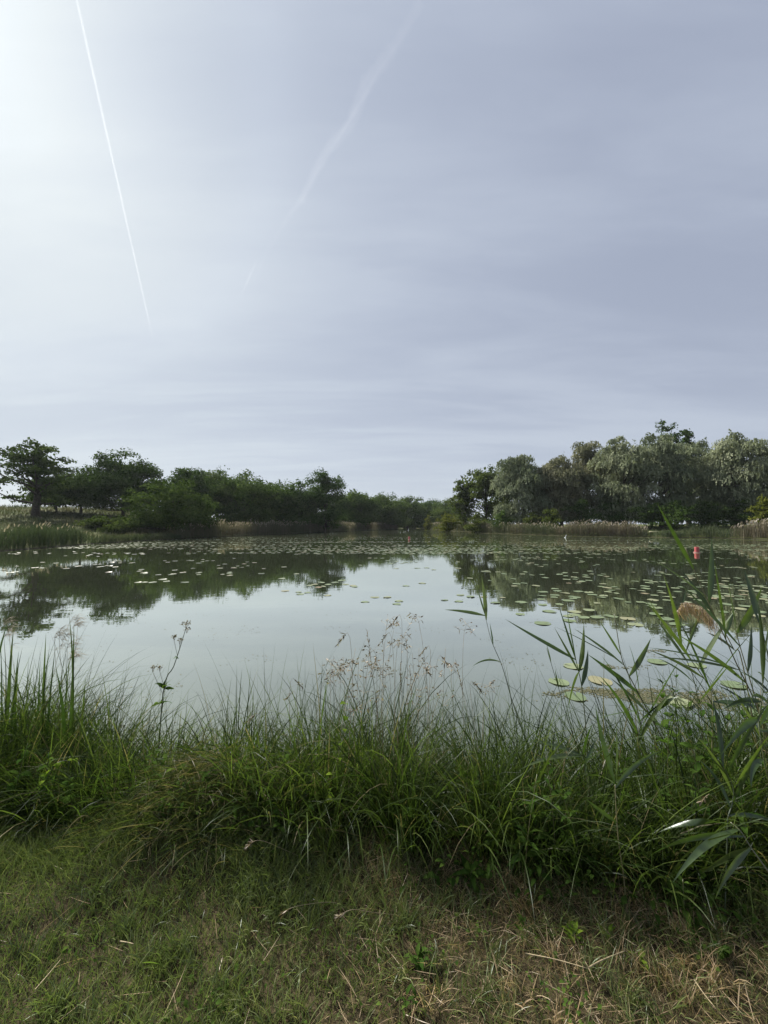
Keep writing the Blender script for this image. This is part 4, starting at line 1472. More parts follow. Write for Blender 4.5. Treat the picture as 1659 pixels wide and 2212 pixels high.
# ------------------------------------------------------------------ undergrowth of small broad leaves
def undergrowth():
    rs = np.random.RandomState(31)
    V0, Q0 = ovate(3, 0.5)
    mb = MB()
    n = 5200
    x = rs.uniform(-2.9, 2.9, n)
    f = front_y(x)
    y = f + 0.02 + rs.random(n) ** 1.2 * 1.05
    k = (vnoise(x * 2.2, y * 2.2, 23) > 0.45) & (shore_dist(x, y) > 0.06)
    x, y, f = x[k], y[k], f[k]
    z0 = ground_z(x, y)
    top = np.clip(env_z(x, y) - z0, 0.04, 0.42) * np.minimum(1, 0.25 + (y - f) / 0.5)
    for i in range(len(x)):
        R = rotm(rs.random() * 6.28, rs.uniform(-0.6, 0.6), rs.normal() * 0.4)
        mb.add(V0 * rs.uniform(0.018, 0.046) @ R.T + np.array((x[i], y[i], z0[i] + 0.02 + rs.random() * top[i] * 0.8)), Q0, t=np.clip(rs.normal(0.35, 0.22), 0, 1))
    o = obj('undergrowth', mb.mesh('undergrowth', M['herb']))
    tag(o, 'small broad leaves tangled under the bank grass', 'undergrowth', kind='stuff')


undergrowth()


# ------------------------------------------------------------------ reeds in front
LEAF_FACE = (0.15, -0.75, 0.65)


def crop(cx, cy, ox, oy, s):           # a point noted in an enlarged part of the picture
    return ((ox + cx * s) * 1659 / 3024, (oy + cy * s) * 1659 / 3024)


def c6(x, y):
    return crop(x, y, 1900, 2200, 1124 / 1658.0)


def c7(x, y):
    return crop(x, y, 2350, 2250, 674 / 1659.0)


def reed(label, stem, D, leaves, r=0.0032, seed=0, group=None):
    """stem: picture points from the foot up with distances D (two values); leaves: (base, tip, width m, sag (dx,dy,dz), distance offset of the tip)"""
    rs = np.random.RandomState(seed + 500)
    n = len(stem)
    Ds = np.linspace(D[0], D[1], n)
    P = [at(*stem[k], Ds[k]) for k in range(n)]
    # carry the foot down to the ground
    a, b = P[0], P[1]
    foot = a.copy()
    gy = gz(a[0], a[1])
    if a[2] > gy:
        dirv = (a - b) / np.linalg.norm(a - b)
        for _ in range(60):
            foot = foot + dirv * 0.02
            if foot[2] < max(gz(foot[0], foot[1]), -0.1):
                break
        P = [foot] + P
    root = thing('reed', label, 'reed', foot, group)
    C = bez(P, 6 * (len(P) - 1))
    V, Q, T = tube(C - foot, np.linspace(r, r * 0.45, len(C)), 6)
    obj('stem', mesh('stem', V, [Q, T], M['reed_stem'], np.full(len(V), rs.rand()), True), root)
    S2 = np.array([p for p in C])
    for (pb, pt, W, sag, dd) in leaves:
        # the leaf base takes the distance of the nearest stem point as seen
        rb = ray(*pb)
        Yb = None
        best = 1e9
        for p in S2:
            q = CAM + rb * (p[1] / rb[1])
            e = np.linalg.norm(q - p)
            if e < best:
                best, Yb, pp = e, p[1], p
        A = pp if best < 0.05 else CAM + rb * (Yb / rb[1])
        B = at(*pt, Yb + dd)
        f = np.array(LEAF_FACE) + rs.normal(size=3) * 0.35
        V, Q = leaf_strip(A - foot, B - foot, sag, W * 0.84, f, 9, 0.30)
        obj('leaf', mesh('leaf', V, Q, M['reed_leaf'], np.full(len(V), np.clip(rs.normal(0.5, 0.2), 0, 1)), True), root)
        # sheath where the leaf leaves the stem
    return root


U = lambda *a: a
reed('slim reed with a level leaf to the left, before mid water', [(1122, 1560), (1105, 1510), (1085, 1440), (1062, 1385), (1048, 1330)], (2.5, 2.45), [
    (U(1049, 1338), U(1040, 1243), 0.030, (0.01, 0, 0.0), 0.05),
    (U(1047, 1330), U(960, 1317), 0.026, (0, 0, 0.012), -0.05),
    (U(1048, 1332), U(1028, 1262), 0.016, (0.0, 0, 0.0), 0.1),
    (U(1064, 1390), U(1058, 1345), 0.014, (0.0, 0, 0.0), 0.05),
    (U(1080, 1430), U(1020, 1440), 0.014, (-0.01, 0, 0.05), -0.1)], 0.0030, 1)
reed('reed with a long leaf pointing left, second from mid water', [c6(620, 1290), c6(600, 980), c6(575, 740), c6(545, 600), c6(536, 560)], (2.15, 2.15), [
    (c6(533, 592), c6(130, 350), 0.032, (0.0, 0, -0.01), -0.1),
    (c6(538, 590), c6(487, 270), 0.038, (-0.012, 0, 0.0), 0.05),
    (c6(566, 662), c6(588, 375), 0.036, (0.012, 0, 0.0), -0.1),
    (c6(590, 740), c6(612, 530), 0.030, (0.012, 0, 0.0), 0.12),
    (c6(560, 660), c6(497, 880), 0.024, (-0.01, 0, 0.05), -0.1),
    (c6(545, 605), c6(436, 255), 0.016, (0.0, 0, 0.0), 0.1),
    (c6(560, 650), c6(415, 395), 0.018, (0.0, 0, 0.0), 0.1)], 0.0034, 2)
reed('thin bare reed left of the long-leaved one', [c6(560, 1130), c6(500, 950), c6(450, 780), c6(405, 630), c6(372, 520)], (2.2, 2.15), [
    (c6(400, 620), c6(370, 490), 0.014, (0, 0, 0), 0.05), (c6(440, 740), c6(420, 640), 0.010, (0, 0, 0), 0)], 0.0024, 3)
reed('stout reed with fanned leaves, centre of the right group', [c6(1085, 1125), c6(1010, 980), c6(905, 780), c6(832, 640), c6(800, 540), c6(765, 320)], (2.05, 2.05), [
    (c6(900, 775), c6(608, 553), 0.034, (0, 0, 0.004), -0.1),
    (c6(822, 620), c6(530, 405), 0.034, (0, 0, 0.01), -0.15),
    (c6(856, 682), c6(978, 462), 0.034, (0.012, 0, 0.0), 0.1),
    (c6(818, 612), c6(415, 392), 0.022, (0, 0, 0.012), 0.1),
    (c6(790, 570), c6(672, 350), 0.020, (0, 0, 0.0), 0.0),
    (c6(965, 905), c6(1150, 800), 0.030, (0, 0, 0.035), -0.1),
    (c6(985, 930), c6(740, 690), 0.034, (0, 0, 0.012), 0.1),
    (c6(905, 950), c6(1050, 830), 0.020, (0, 0, 0.012), 0.0)], 0.0038, 4)
tall = [c6(1630, 960), c6(1560, 780), c6(1480, 620), c6(1400, 440), c6(1330, 290), c6(1240, 90), c6(1180, -60)]
reed('tallest leaning reed with upright leaves at the right', tall, (1.95, 1.9), [
    (c6(1312, 250), c6(1330, -130), 0.034, (0.008, 0, 0), 0.05),
    (c6(1300, 225), c6(985, 0), 0.028, (0, 0, 0.01), -0.1),
    (c6(1350, 335), c6(1150, 60), 0.020, (0, 0, 0.01), 0.1),
    (c6(1232, 75), c6(1010, -330), 0.022, (0, 0, -0.01), -0.1),
    (c6(1420, 480), c6(1345, 10), 0.022, (0, 0, 0), -0.1),
    (c6(1490, 645), c6(950, 515), 0.024, (0, 0, 0.03), 0.1),
    (c6(1530, 720), c6(1130, 440), 0.024, (0, 0, 0.03), -0.1),
    (c6(1500, 660), c6(1010, 572), 0.022, (0, 0, 0.02), -0.15),
    (c6(1600, 880), c6(1350, 730), 0.020, (0, 0, 0.03), 0.1)], 0.0036, 5)
reed('reed with a broad dark upright leaf beside the tallest', [c6(1640, 1010), c6(1600, 860), c6(1540, 660), c6(1490, 490), c6(1472, 425)], (1.85, 1.85), [
    (c6(1474, 430), c6(1625, 160), 0.040, (0.012, 0, -0.006), 0.0),
    (c6(1472, 425), c6(1420, 100), 0.022, (0, 0, 0), -0.1),
    (c6(1500, 520), c6(1140, 140), 0.022, (0, 0, 0.014), 0.1),
    (c6(1540, 660), c6(1560, 380), 0.022, (0.01, 0, 0), 0.1)], 0.0036, 6)
reed('right-edge reed with leaves curling over the herbs', [c6(1720, 1050), c6(1700, 880), c6(1670, 640), c6(1640, 480), c6(1600, 320)], (1.75, 1.8), [
    (c6(1620, 400), c6(1520, 60), 0.030, (0, 0, 0), 0.1),
    (c6(1660, 600), c6(1700, 300), 0.034, (0.01, 0, 0), 0.0),
    (c6(1690, 760), c6(1600, 660), 0.028, (-0.02, 0, 0.04), -0.1),
    (c6(1690, 820), c6(1480, 650), 0.026, (0, 0, 0.03), 0.1),
    (c6(1700, 900), c6(1560, 800), 0.036, (-0.01, 0, 0.06), -0.1)], 0.0036, 7)
reed('leaning reed crossing low before the floating weed', [c6(1330, 1190), c6(1270, 1010), c6(1240, 760), c6(1190, 600), c6(1100, 460)], (2.2, 2.2), [
    (c6(1190, 600), c6(1000, 340), 0.030, (0, 0, 0), 0.1),
    (c6(1240, 740), c6(1020, 580), 0.028, (0, 0, 0.03), -0.1),
    (c6(1110, 470), c6(960, 230), 0.026, (0, 0, 0), 0.0),
    (c6(1255, 860), c6(1440, 610), 0.022, (0.01, 0, 0.02), 0.1)], 0.0030, 8)
reed('lone reed rising from the front turf with a folded leaf', [c6(838, 2085), c6(820, 1850), c6(790, 1640), c6(775, 1440), c6(770, 1310)], (1.56, 1.62), [
    (c6(772, 1315), c6(655, 850), 0.036, (-0.016, 0, -0.01), 0.08),
    (c6(770, 1300), c6(768, 880), 0.030, (0.012, 0, 0.0), -0.05),
    (c6(778, 1545), c6(598, 1395), 0.020, (-0.02, 0, 0.01), -0.05),
    (c6(771, 1300), c6(600, 1260), 0.022, (0, 0, 0.03), 0.15),
    (c6(772, 1330), c6(1050, 1110), 0.024, (-0.03, 0, 0.035), 0.1)], 0.0030, 9)
reed('bent low reed whose broad leaves hang right over dark grass', [c6(1640, 1790), c6(1560, 1680), c6(1500, 1585), c6(1440, 1530)], (1.42, 1.50), [
    (c6(1490, 1570), c6(1105, 1880), 0.030, (-0.02, 0, 0.055), -0.1),
    (c6(1530, 1690), c6(1348, 1985), 0.024, (-0.02, 0, 0.03), -0.05),
    (c6(1480, 1640), c6(975, 1720), 0.026, (-0.02, 0, 0.06), 0.05),
    (c6(1460, 1550), c6(1020, 1590), 0.026, (-0.02, 0, 0.05), 0.12),
    (c6(1550, 1680), c6(1270, 1830), 0.024, (0.0, 0, 0.02), 0.1)], 0.0036, 10)
reed('reed with a pale arched leaf left of the lone front reed', [c6(700, 1760), c6(640, 1480), c6(600, 1250), c6(580, 1130)], (1.9, 1.95), [
    (c6(585, 1150), c6(215, 1225), 0.026, (0, 0, 0.05), -0.1),
    (c6(590, 1180), c6(590, 1260), 0.012, (0.02, 0, 0.03), -0.1),
    (c6(582, 1140), c6(640, 960), 0.028, (-0.02, 0, 0.01), 0.0),
    (c6(590, 1200), c6(660, 1045), 0.018, (0, 0, 0.0), 0.1),
    (c6(583, 1140), c6(240, 1050), 0.020, (0, 0, 0.03), 0.1)], 0.0028, 11)
reed('short reed with a broad yellowing leaf at the right edge', [c6(1700, 1420), c6(1640, 1200), c6(1610, 1010), c6(1600, 930)], (1.55, 1.6), [
    (c6(1600, 930), c6(1385, 1140), 0.034, (0.02, 0, 0.07), -0.08),
    (c6(1605, 980), c6(1700, 800), 0.030, (0.0, 0, 0.02), 0.1),
    (c6(1640, 1180), c6(1560, 1330), 0.024, (-0.03, 0, 0.04), -0.1)], 0.0032, 12)


def stand_reed(label, base, tip, D, seed):
    rs = np.random.RandomState(seed)
    n = 6
    st = [(base[0] + (tip[0] - base[0]) * k / (n - 1) + 14 * math.sin(k * 1.1 + seed), base[1] + (tip[1] - base[1]) * k / (n - 1)) for k in range(n)]
    lv = []
    for k in range(9):
        f = 0.22 + 0.78 * k / 8
        i = min(int(f * (n - 1)), n - 2)
        g_ = f * (n - 1) - i
        b = (st[i][0] + (st[i + 1][0] - st[i][0]) * g_, st[i][1] + (st[i + 1][1] - st[i][1]) * g_)
        sd = -1 if k % 2 else 1
        L = rs.uniform(110, 190) * (1 - 0.35 * max(0, f - 0.6))
        an = rs.uniform(0.35, 1.15) if f < 0.9 else rs.uniform(0.0, 0.35)
        lv.append((b, (b[0] + sd * math.sin(an) * L, b[1] - math.cos(an) * L * (1.0 if rs.random() < 0.75 else -0.2)), rs.uniform(0.018, 0.032), (sd * -0.01, 0, rs.uniform(0.005, 0.05)), rs.uniform(-0.15, 0.12)))
    reed(label, st, (D, D + 0.05), lv, 0.0032, seed)


stand_reed('reed of the right-hand stand, just left of the plume reed', (1545, 1560), (1478, 1372), 2.1, 31)
stand_reed('short reed in the herbs at the right edge', (1668, 1660), (1632, 1455), 1.75, 34)
stand_reed('short reed between the herbs and the stout reed', (1400, 1640), (1368, 1490), 2.0, 35)
stand_reed('low reed in dark grass below the right-hand herbs', (1585, 1800), (1560, 1640), 1.6, 36)


def plume_reed():
    st = [c7(1420, 930), c7(1330, 760), c7(1240, 590), c7(1160, 470)]
    D = 2.15
    P = [at(*p, D) for p in st]
    foot = np.array((P[0][0] + 0.16, P[0][1] + 0.02, 0.0))
    foot[2] = gz(foot[0], foot[1])
    root = thing('reed', 'reed bearing a drooping tan seed plume before dark water', 'reed', foot)
    C = bez([foot] + P, 16)
    V, Q, T = tube(C - foot, np.linspace(0.0034, 0.0018, len(C)), 6)
    obj('stem', mesh('stem', V, [Q, T], M['reed_stem'], np.full(len(V), 0.8), True), root)
    rachis = bez([P[-1], at(*c7(1060, 375), D), at(*c7(950, 318), D - 0.02), at(*c7(860, 312), D - 0.03), at(*c7(785, 385), D - 0.03)], 24)
    rs = np.random.RandomState(4)
    mb = MB()
    mb.add(*tube(rachis - foot, np.linspace(0.0018, 0.0005, len(rachis)), 4), t=0.5)
    for k in range(230):
        s = rs.random() ** 0.8
        p = rachis[int(s * (len(rachis) - 1))]
        L = rs.uniform(0.06, 0.16) * (1 - 0.55 * s)
        a = rs.normal(size=3) * np.array((0.25, 0.4, 0.2)) + np.array((0.1, 0, -0.45))
        q1 = p + np.array((-0.22, rs.normal() * 0.25, -0.06)) * L + rs.normal(size=3) * 0.01
        q2 = p + np.array((rs.normal() * 0.15 + 0.05, rs.normal() * 0.3, -0.75)) * L
        q3 = p + np.array((rs.normal() * 0.2 + 0.22, rs.normal() * 0.3, -1.0)) * L
        cc = bez([p, q1, q2, q3], 9)
        V, Q = leaf_strip(cc[0] - foot, cc[-1] - foot, (cc[4] - (cc[0] + cc[-1]) / 2) * 1.5, rs.uniform(0.0012, 0.0030), rs.normal(size=3), 5, 0.0, prof=lambda s: np.array([0.4, 0.8, 1, 1, 0.9, 0.3]))
        mb.add(V, Q, t=np.clip(0.6 - 0.5 * (1 - s) * rs.random() + rs.normal() * 0.15, 0, 1))
    obj('seed_plume', mb.mesh('seed_plume', M['plume']), root)
    for b, tpt, W, sag in [(c7(1250, 610), c7(1340, 330), 0.02, (0, 0, 0)), (c7(1330, 760), c7(1060, 590), 0.022, (0, 0, 0.02))]:
        V, Q = leaf_strip(at(*b, D) - foot, at(*tpt, D + 0.05) - foot, sag, W, LEAF_FACE, 8)
        obj('leaf', mesh('leaf', V, Q, M['reed_leaf'], np.full(len(V), 0.5), True), root)


plume_reed()


# ------------------------------------------------------------------ sword-leaved clumps at left
def c8(x, y):
    return crop(x, y, 0, 2400, 420 / 1659.0)


def sword_clump(label, foot_px, D, leaves, seed):
    rs = np.random.RandomState(seed)
    f = at(*foot_px, D)
    f[2] = max(gz(f[0], f[1]), 0.0) - 0.02
    root = thing('iris_clump', label, 'iris', f)
    for (b, tpt, W, sag) in leaves:
        B = at(*tpt, D + rs.uniform(-0.06, 0.06))
        A0 = at(*b, D)
        A = f + (A0 - f) * np.array((1, 1, 0)) * 0.55 + rs.normal(size=3) * np.array((0.012, 0.012, 0))
        V, Q = leaf_strip(A - f, B - f, np.array((sag + rs.normal() * 0.03, rs.normal() * 0.04, 0)) + (A0 - (A + B) / 2) * np.array((1, 0, 0)) * 0.5, W * 0.8, (0.5 * rs.normal(), -1, 0.1), 9, 0.12, prof=lambda s: np.clip(1 - s ** 3.0, 0.02, 1) * (0.75 + 0.25 * s))
        obj('leaf', mesh('leaf', V, Q, M['reed_leaf'], np.full(len(V), np.clip(rs.normal(0.35, 0.18), 0, 1)), True), root)


sword_clump('sword-leaved clump cut by the left edge of the bank', c8(20, 1150), 2.55, [
    (c8(40, 1000), c8(125, 180), 0.036, 0.0), (c8(110, 950), c8(212, 270), 0.032, 0.0), (c8(0, 1000), c8(65, 520), 0.03, 0), (c8(60, 1000), c8(10, 480), 0.03, -0.01), (c8(30, 1000), c8(-60, 380), 0.03, 0)], 1)
sword_clump('low sword-leaved clump with short tips, second from the left edge', c8(330, 1250), 2.6, [
    (c8(290, 1050), c8(352, 580), 0.03, 0.0), (c8(270, 1050), c8(290, 650), 0.028, 0.0), (c8(410, 1050), c8(445, 730), 0.02, 0.02), (c8(500, 1050), c8(540, 820), 0.022, -0.02), (c8(560, 1050), c8(612, 815), 0.026, 0), (c8(420, 960), c8(622, 700), 0.012, 0)], 2)
sword_clump('sword-leaved clump with two crossing blades, third from left', c8(700, 1350), 2.6, [
    (c8(690, 1100), c8(716, 360), 0.034, 0.0), (c8(720, 1100), c8(858, 590), 0.034, 0.015), (c8(740, 1000), c8(760, 640), 0.02, 0), (c8(660, 1150), c8(600, 900), 0.02, 0)], 3)
sword_clump('tallest sword-leaved clump on the left, with a slanting blade', c8(1040, 1450), 2.6, [
    (c8(1020, 1100), c8(1076, 80), 0.034, 0.0), (c8(1050, 1100), c8(1150, 190), 0.028, 0.01), (c8(1060, 1050), c8(1338, 255), 0.026, 0.02), (c8(900, 1250), c8(870, 900), 0.034, 0.02), (c8(1150, 1330), c8(1330, 1050), 0.032, 0.015), (c8(1080, 1250), c8(1050, 730), 0.024, 0), (c8(950, 1100), c8(1020, 560), 0.018, 0)], 4)


# ------------------------------------------------------------------ seed-head grass stalks
def stalk(label, group, base, tip, style, seed, nod=0.0):
    rs = np.random.RandomState(seed)
    f = np.array(base)
    root = thing('grass_stalk', label, 'grass stalk', f, group)
    tip = np.array(tip)
    L = np.linalg.norm(tip - f)
    mid = (f + tip) / 2 + np.array((rs.normal() * 0.03, rs.normal() * 0.03, 0))
    q = tip + np.array((nod * 0.07, 0, -abs(nod) * 0.035))
    C = bez([f, mid, tip, q] if nod else [f, mid, tip], 12)
    V, Q, T = tube(C - f, np.linspace(0.0013, 0.0006, len(C)), 4)
    obj('stem', mesh('stem', V, [Q, T], M['seed'], np.full(len(V), 0.62), True), root)
    mb = MB()
    k0 = int((0.78 if style == 'spike' else 0.6) * (len(C) - 1))
    mb.add(*tube(C[k0:] - f, 0.0009, 4), t=0.6)
    if style == 'spike':
        m = 26
        for k in range(m):
            s = 0.80 + 0.2 * k / m
            i = min(int(s * (len(C) - 1)), len(C) - 2)
            p = C[i] + (C[i + 1] - C[i]) * (s * (len(C) - 1) - i)
            d = (C[-1] - C[-3]) / np.linalg.norm(C[-1] - C[-3]) + rs.normal(size=3) * 0.45
            V, Q = leaf_strip(p - f, p + d * rs.uniform(0.010, 0.02) - f, (0, 0, 0), 0.005, rs.normal(size=3), 2, 0.3, prof=lambda s: np.array([0.3, 1, 0.1]))
            mb.add(V, Q, t=np.clip(rs.normal(0.32, 0.2), 0, 1))
    elif style == 'panicle':
        for k in range(13):
            s = rs.uniform(0.70, 1.0)
            p = C[int(s * (len(C) - 1))]
            a = rs.random() * 6.28
            rr = rs.uniform(0.012, 0.06) * (1.25 - s)
            e = p + np.array((math.cos(a) * rr * 2.4, math.sin(a) * rr * 2.4, rs.uniform(-0.005, 0.03)))
            V, Q, T = tube(np.array([p, (p + e) / 2 + np.array((0, 0, 0.006)), e]) - f, 0.0006, 3)
            mb.add(V, Q, T, 0.7)
            for j in range(rs.randint(1, 4)):
                b = e.copy()
                d = np.array((math.cos(a), math.sin(a), rs.uniform(-0.9, 0.7))) + rs.normal(size=3) * 0.5
                V, Q = leaf_strip(b - f, b + d * rs.uniform(0.010, 0.019) - f, (0, 0, 0), rs.uniform(0.0045, 0.0075), rs.normal(size=3), 3, 0.3, prof=lambda s: np.array([0.3, 1, 0.8, 0.1]))
                mb.add(V, Q, t=np.clip(rs.normal(0.35, 0.25), 0, 1))
    else:   # feathery, drooping
        for k in range(46):
            s = rs.uniform(0.62, 1.0)
            p = C[int(s * (len(C) - 1))]
            a = rs.normal() * 0.7
            Lb = rs.uniform(0.05, 0.13) * (1.5 - s)
            e = p + np.array((Lb * math.cos(a), Lb * math.sin(a) * 0.6, rs.uniform(-0.3, 0.45) * Lb))
            V, Q, T = tube(np.array([p, (p + e) / 2 + np.array((0, 0, Lb * 0.22)), e]) - f, np.array([0.0005, 0.0008, 0.0005]), 3)
            mb.add(V, Q, T, np.clip(rs.normal(0.72, 0.15), 0, 1))
    obj('seed_head', mb.mesh('seed_head', M['seed']), root)


def stalks():
    rs = np.random.RandomState(66)
    A = ('thin pale grass stalk with seed head in the spray at mid bank', 'seed stalks rising at mid bank')
    tips = [(793, 1362), (835, 1352), (868, 1340), (905, 1345), (716, 1437), (742, 1420), (768, 1400), (756, 1378), (812, 1415), (828, 1390), (846, 1378), (858, 1398), (878, 1385), (890, 1410), (930, 1405), (945, 1425), (962, 1400), (720, 1460), (735, 1450), (700, 1470), (785, 1440), (800, 1400), (822, 1440), (840, 1450), (865, 1430), (885, 1440), (905, 1400), (915, 1450), (935, 1450), (985, 1430), (975, 1450), (760, 1445), (775, 1425), (850, 1362)]
    sty = ['spike', 'panicle', 'panicle', 'spike', 'panicle', 'panicle']
    tips.sort()
    ORD = ['leftmost', 'second', 'third', 'fourth', 'fifth', 'sixth', 'seventh', 'eighth', 'ninth', 'tenth', 'eleventh', 'twelfth', 'thirteenth', 'fourteenth', 'fifteenth', 'sixteenth', 'seventeenth', 'eighteenth', 'nineteenth', 'twentieth']
    cnt = {}
    for i, (u, v) in enumerate(tips):
        D = rs.uniform(2.15, 2.5)
        tp = at(u, v, D)
        bx_ = tp[0] + rs.normal() * 0.06
        by_ = D - rs.uniform(-0.05, 0.12)
        st_ = sty[rs.randint(len(sty))]
        nod = rs.choice([0, 0, -1, 1, 0.6])
        word = ('narrow-headed' if st_ == 'spike' else 'loose-headed') + (' upright' if nod == 0 else ' nodding')
        k = cnt[word] = cnt.get(word, -1) + 1
        la = '%s grass stalk in the mid-bank spray, %s' % (word, ORD[k] + ('' if k == 0 else ' from left'))
        stalk(la, A[1], (bx_, by_, gz(bx_, by_)), tp, st_, 300 + i, nod)
    B = [('lone tall stalk with two pale seed heads right of the spray', 1003, 1362, 'panicle'), ('short dark-tipped stalk in the grass left of the spray', 628, 1472, 'spike'), ('dark-tipped stalk leaning from the sedge at centre left', 640, 1500, 'spike'), ('rusty-headed stalk in the sedge right of centre', 1015, 1480, 'spike'), ('brown-headed stalk below the slim reed', 1050, 1490, 'panicle'), ('nodding stalk beside the umbel plant', 560, 1545, 'spike')]
    for i, (la, u, v, s) in enumerate(B):
        D = 2.35
        tp = at(u, v, D)
        stalk(la, None, (tp[0] + 0.05, D - 0.05, gz(tp[0] + 0.05, D - 0.05)), tp, s, 400 + i, rs.choice([-1, 1]))
    Cc = ('feathery drooping grass plume among the sword leaves at left', 'feathery plumes at the left bank')
    for i, (u, v) in enumerate(sorted([(168, 1352), (150, 1345), (118, 1378), (128, 1368), (20, 1372), (8, 1350), (145, 1400), (160, 1420)])):
        D = rs.uniform(2.6, 2.8)
        tp = at(u, v, D)
        stalk(Cc[0] + ', ' + ('leftmost', 'second', 'third', 'fourth', 'fifth', 'sixth', 'seventh', 'rightmost')[i] + ('' if i in (0, 7) else ' from left'), Cc[1], (tp[0] + rs.normal() * 0.05, D, max(gz(tp[0], D), 0)), tp, 'feather', 450 + i, rs.choice([-0.6, 1]))
    Dd = [('pale seed spike bending over the turf at lower left of centre', 560, 1815, 1.72, 'spike'), ('two-headed pale stalk lying over the turf at centre', 760, 1965, 1.48, 'spike'), ('pale stalk nodding over the thatch edge at centre', 640, 1958, 1.5, 'spike'), ('cream seed head stalk in dark grass at right', 1540, 1720, 1.6, 'spike')]
    for i, (la, u, v, D, s) in enumerate(Dd):
        tp = at(u, v, D)
        b = (tp[0] + 0.20, D + 0.10)
        stalk(la, None, (b[0], b[1], gz(*b)), tp, s, 480 + i, -0.8)


stalks()


# ------------------------------------------------------------------ umbel plant
def umbel():
    D = 2.45
    pts = [(338, 1560), (352, 1500), (375, 1440), (390, 1395), (402, 1356)]
    P = [at(u, v, D) for u, v in pts]
    f = P[0].copy()
    f[2] = max(gz(f[0], f[1]), 0)
    root = thing('umbel_plant', 'tall umbel plant leaning right over bright water at left', 'wildflower', f)
    C = bez([f] + P[1:], 16)
    V, Q, T = tube(C - f, np.linspace(0.0040, 0.0018, len(C)), 6)
    obj('stem', mesh('stem', V, [Q, T], M['reed_stem'], np.full(len(V), 0.4), True), root)
    rs = np.random.RandomState(8)
    V0, Q0 = ovate(4, 0.35)

    def head(c, r, n):
        mb = MB()
        for k in range(n):
            a = k * 2.4
            rr = r * math.sqrt((k + 0.5) / n)
            e = c + np.array((math.cos(a) * rr, math.sin(a) * rr, 0.022 + rs.uniform(0, 0.008)))
            mb.add(*tube(np.array([c, (c + e) / 2 + np.array((0, 0, -0.003)), e]) - f, 0.0008, 4), t=0.35)
            for j in range(7):
                q = e + rs.normal(size=3) * 0.0045
                V, Qd = leaf_strip(q - f, q + np.array((rs.normal() * 0.004, rs.normal() * 0.004, 0.005)) - f, (0, 0, 0), 0.006, rs.normal(size=3), 2, 0.2, prof=lambda s: np.array([0.5, 1, 0.5]))
                mb.add(V, Qd, t=np.clip(rs.normal(0.4, 0.2), 0, 1))
        obj('flower_head', mb.mesh('flower_head', M['seed']), root)
    head(P[-1], 0.034, 7)
    head(P[-1] + np.array((0.004, 0, -0.035)), 0.014, 4)
    for (u, v), (bu, bv) in [((376, 1384), (383, 1415)), ((388, 1392), (388, 1400)), ((330, 1452), (352, 1500)), ((345, 1450), (356, 1490))]:
        b, e = at(bu, bv, D), at(u, v, D)
        mb = MB()
        mb.add(*tube(np.array([b, (b + e) / 2, e]) - f, 0.0012, 4), t=0.35)
        obj('side_stem', mb.mesh('side_stem', M['reed_stem']), root)
        head(e, 0.012, 4)
    for (u, v), m, L in [((355, 1487), 9, 0.060), ((347, 1520), 6, 0.07), ((381, 1420), 3, 0.032)]:
        c = at(u, v, D)
        for k in range(m):
            R = rotm(k * 6.28 / m + rs.normal() * 0.4, rs.uniform(-0.3, 1.1), rs.normal() * 0.6)
            obj('leaf', mesh('leaf', V0 * L * rs.uniform(0.7, 1.2) @ R.T + (c - f), Q0, M['herb'], np.full(len(V0), rs.uniform(0.3, 0.9)), True), root)


umbel()

# ------------------------------------------------------------------ leafy herbs
HERB_LEAF = {}
for nm_, W_ in (('narrow', 0.30), ('broad', 0.52), ('heart', 0.85)):
    V_, Q_ = ovate(5, W_)
    for mk in ('herb', 'lime_leaf'):
        HERB_LEAF[(nm_, mk)] = mesh('leaf', V_, Q_, M[mk], np.full(len(V_), 0.5), True)


def herb(label, foot, H, lean, pairs, L, shape='broad', mk='herb', seed=0, group=None, cat='herb'):
    rs = np.random.RandomState(seed)
    f = np.array(foot, dtype=float)
    root = thing('leafy_herb', label, cat, f, group)
    C = bez([(0, 0, -0.02), (lean[0] * 0.35, lean[1] * 0.35, H * 0.5), (lean[0], lean[1], H)], 12)
    V, Q, T = tube(C, np.linspace(0.0022, 0.0009, len(C)), 5)
    obj('stem', mesh('stem', V, [Q, T], M['reed_stem'], np.full(len(V), rs.rand()), True), root)
    az = rs.random() * 6.28
    for k in range(pairs):
        s = 0.25 + 0.75 * (k + 0.5) / pairs
        p = C[int(s * (len(C) - 1))]
        sz = L * (1.15 - 0.75 * max(0, s - 0.35) / 0.65) * rs.uniform(0.8, 1.15)
        az += 1.57 + rs.normal() * 0.25
        for sgn in (0, math.pi):
            o = obj('leaf', HERB_LEAF[(shape, mk)], root, p, (rs.normal() * 0.3, -rs.uniform(0.0, 0.7) - (0.3 if s > 0.85 else 0), az + sgn + rs.normal() * 0.2), float(sz))


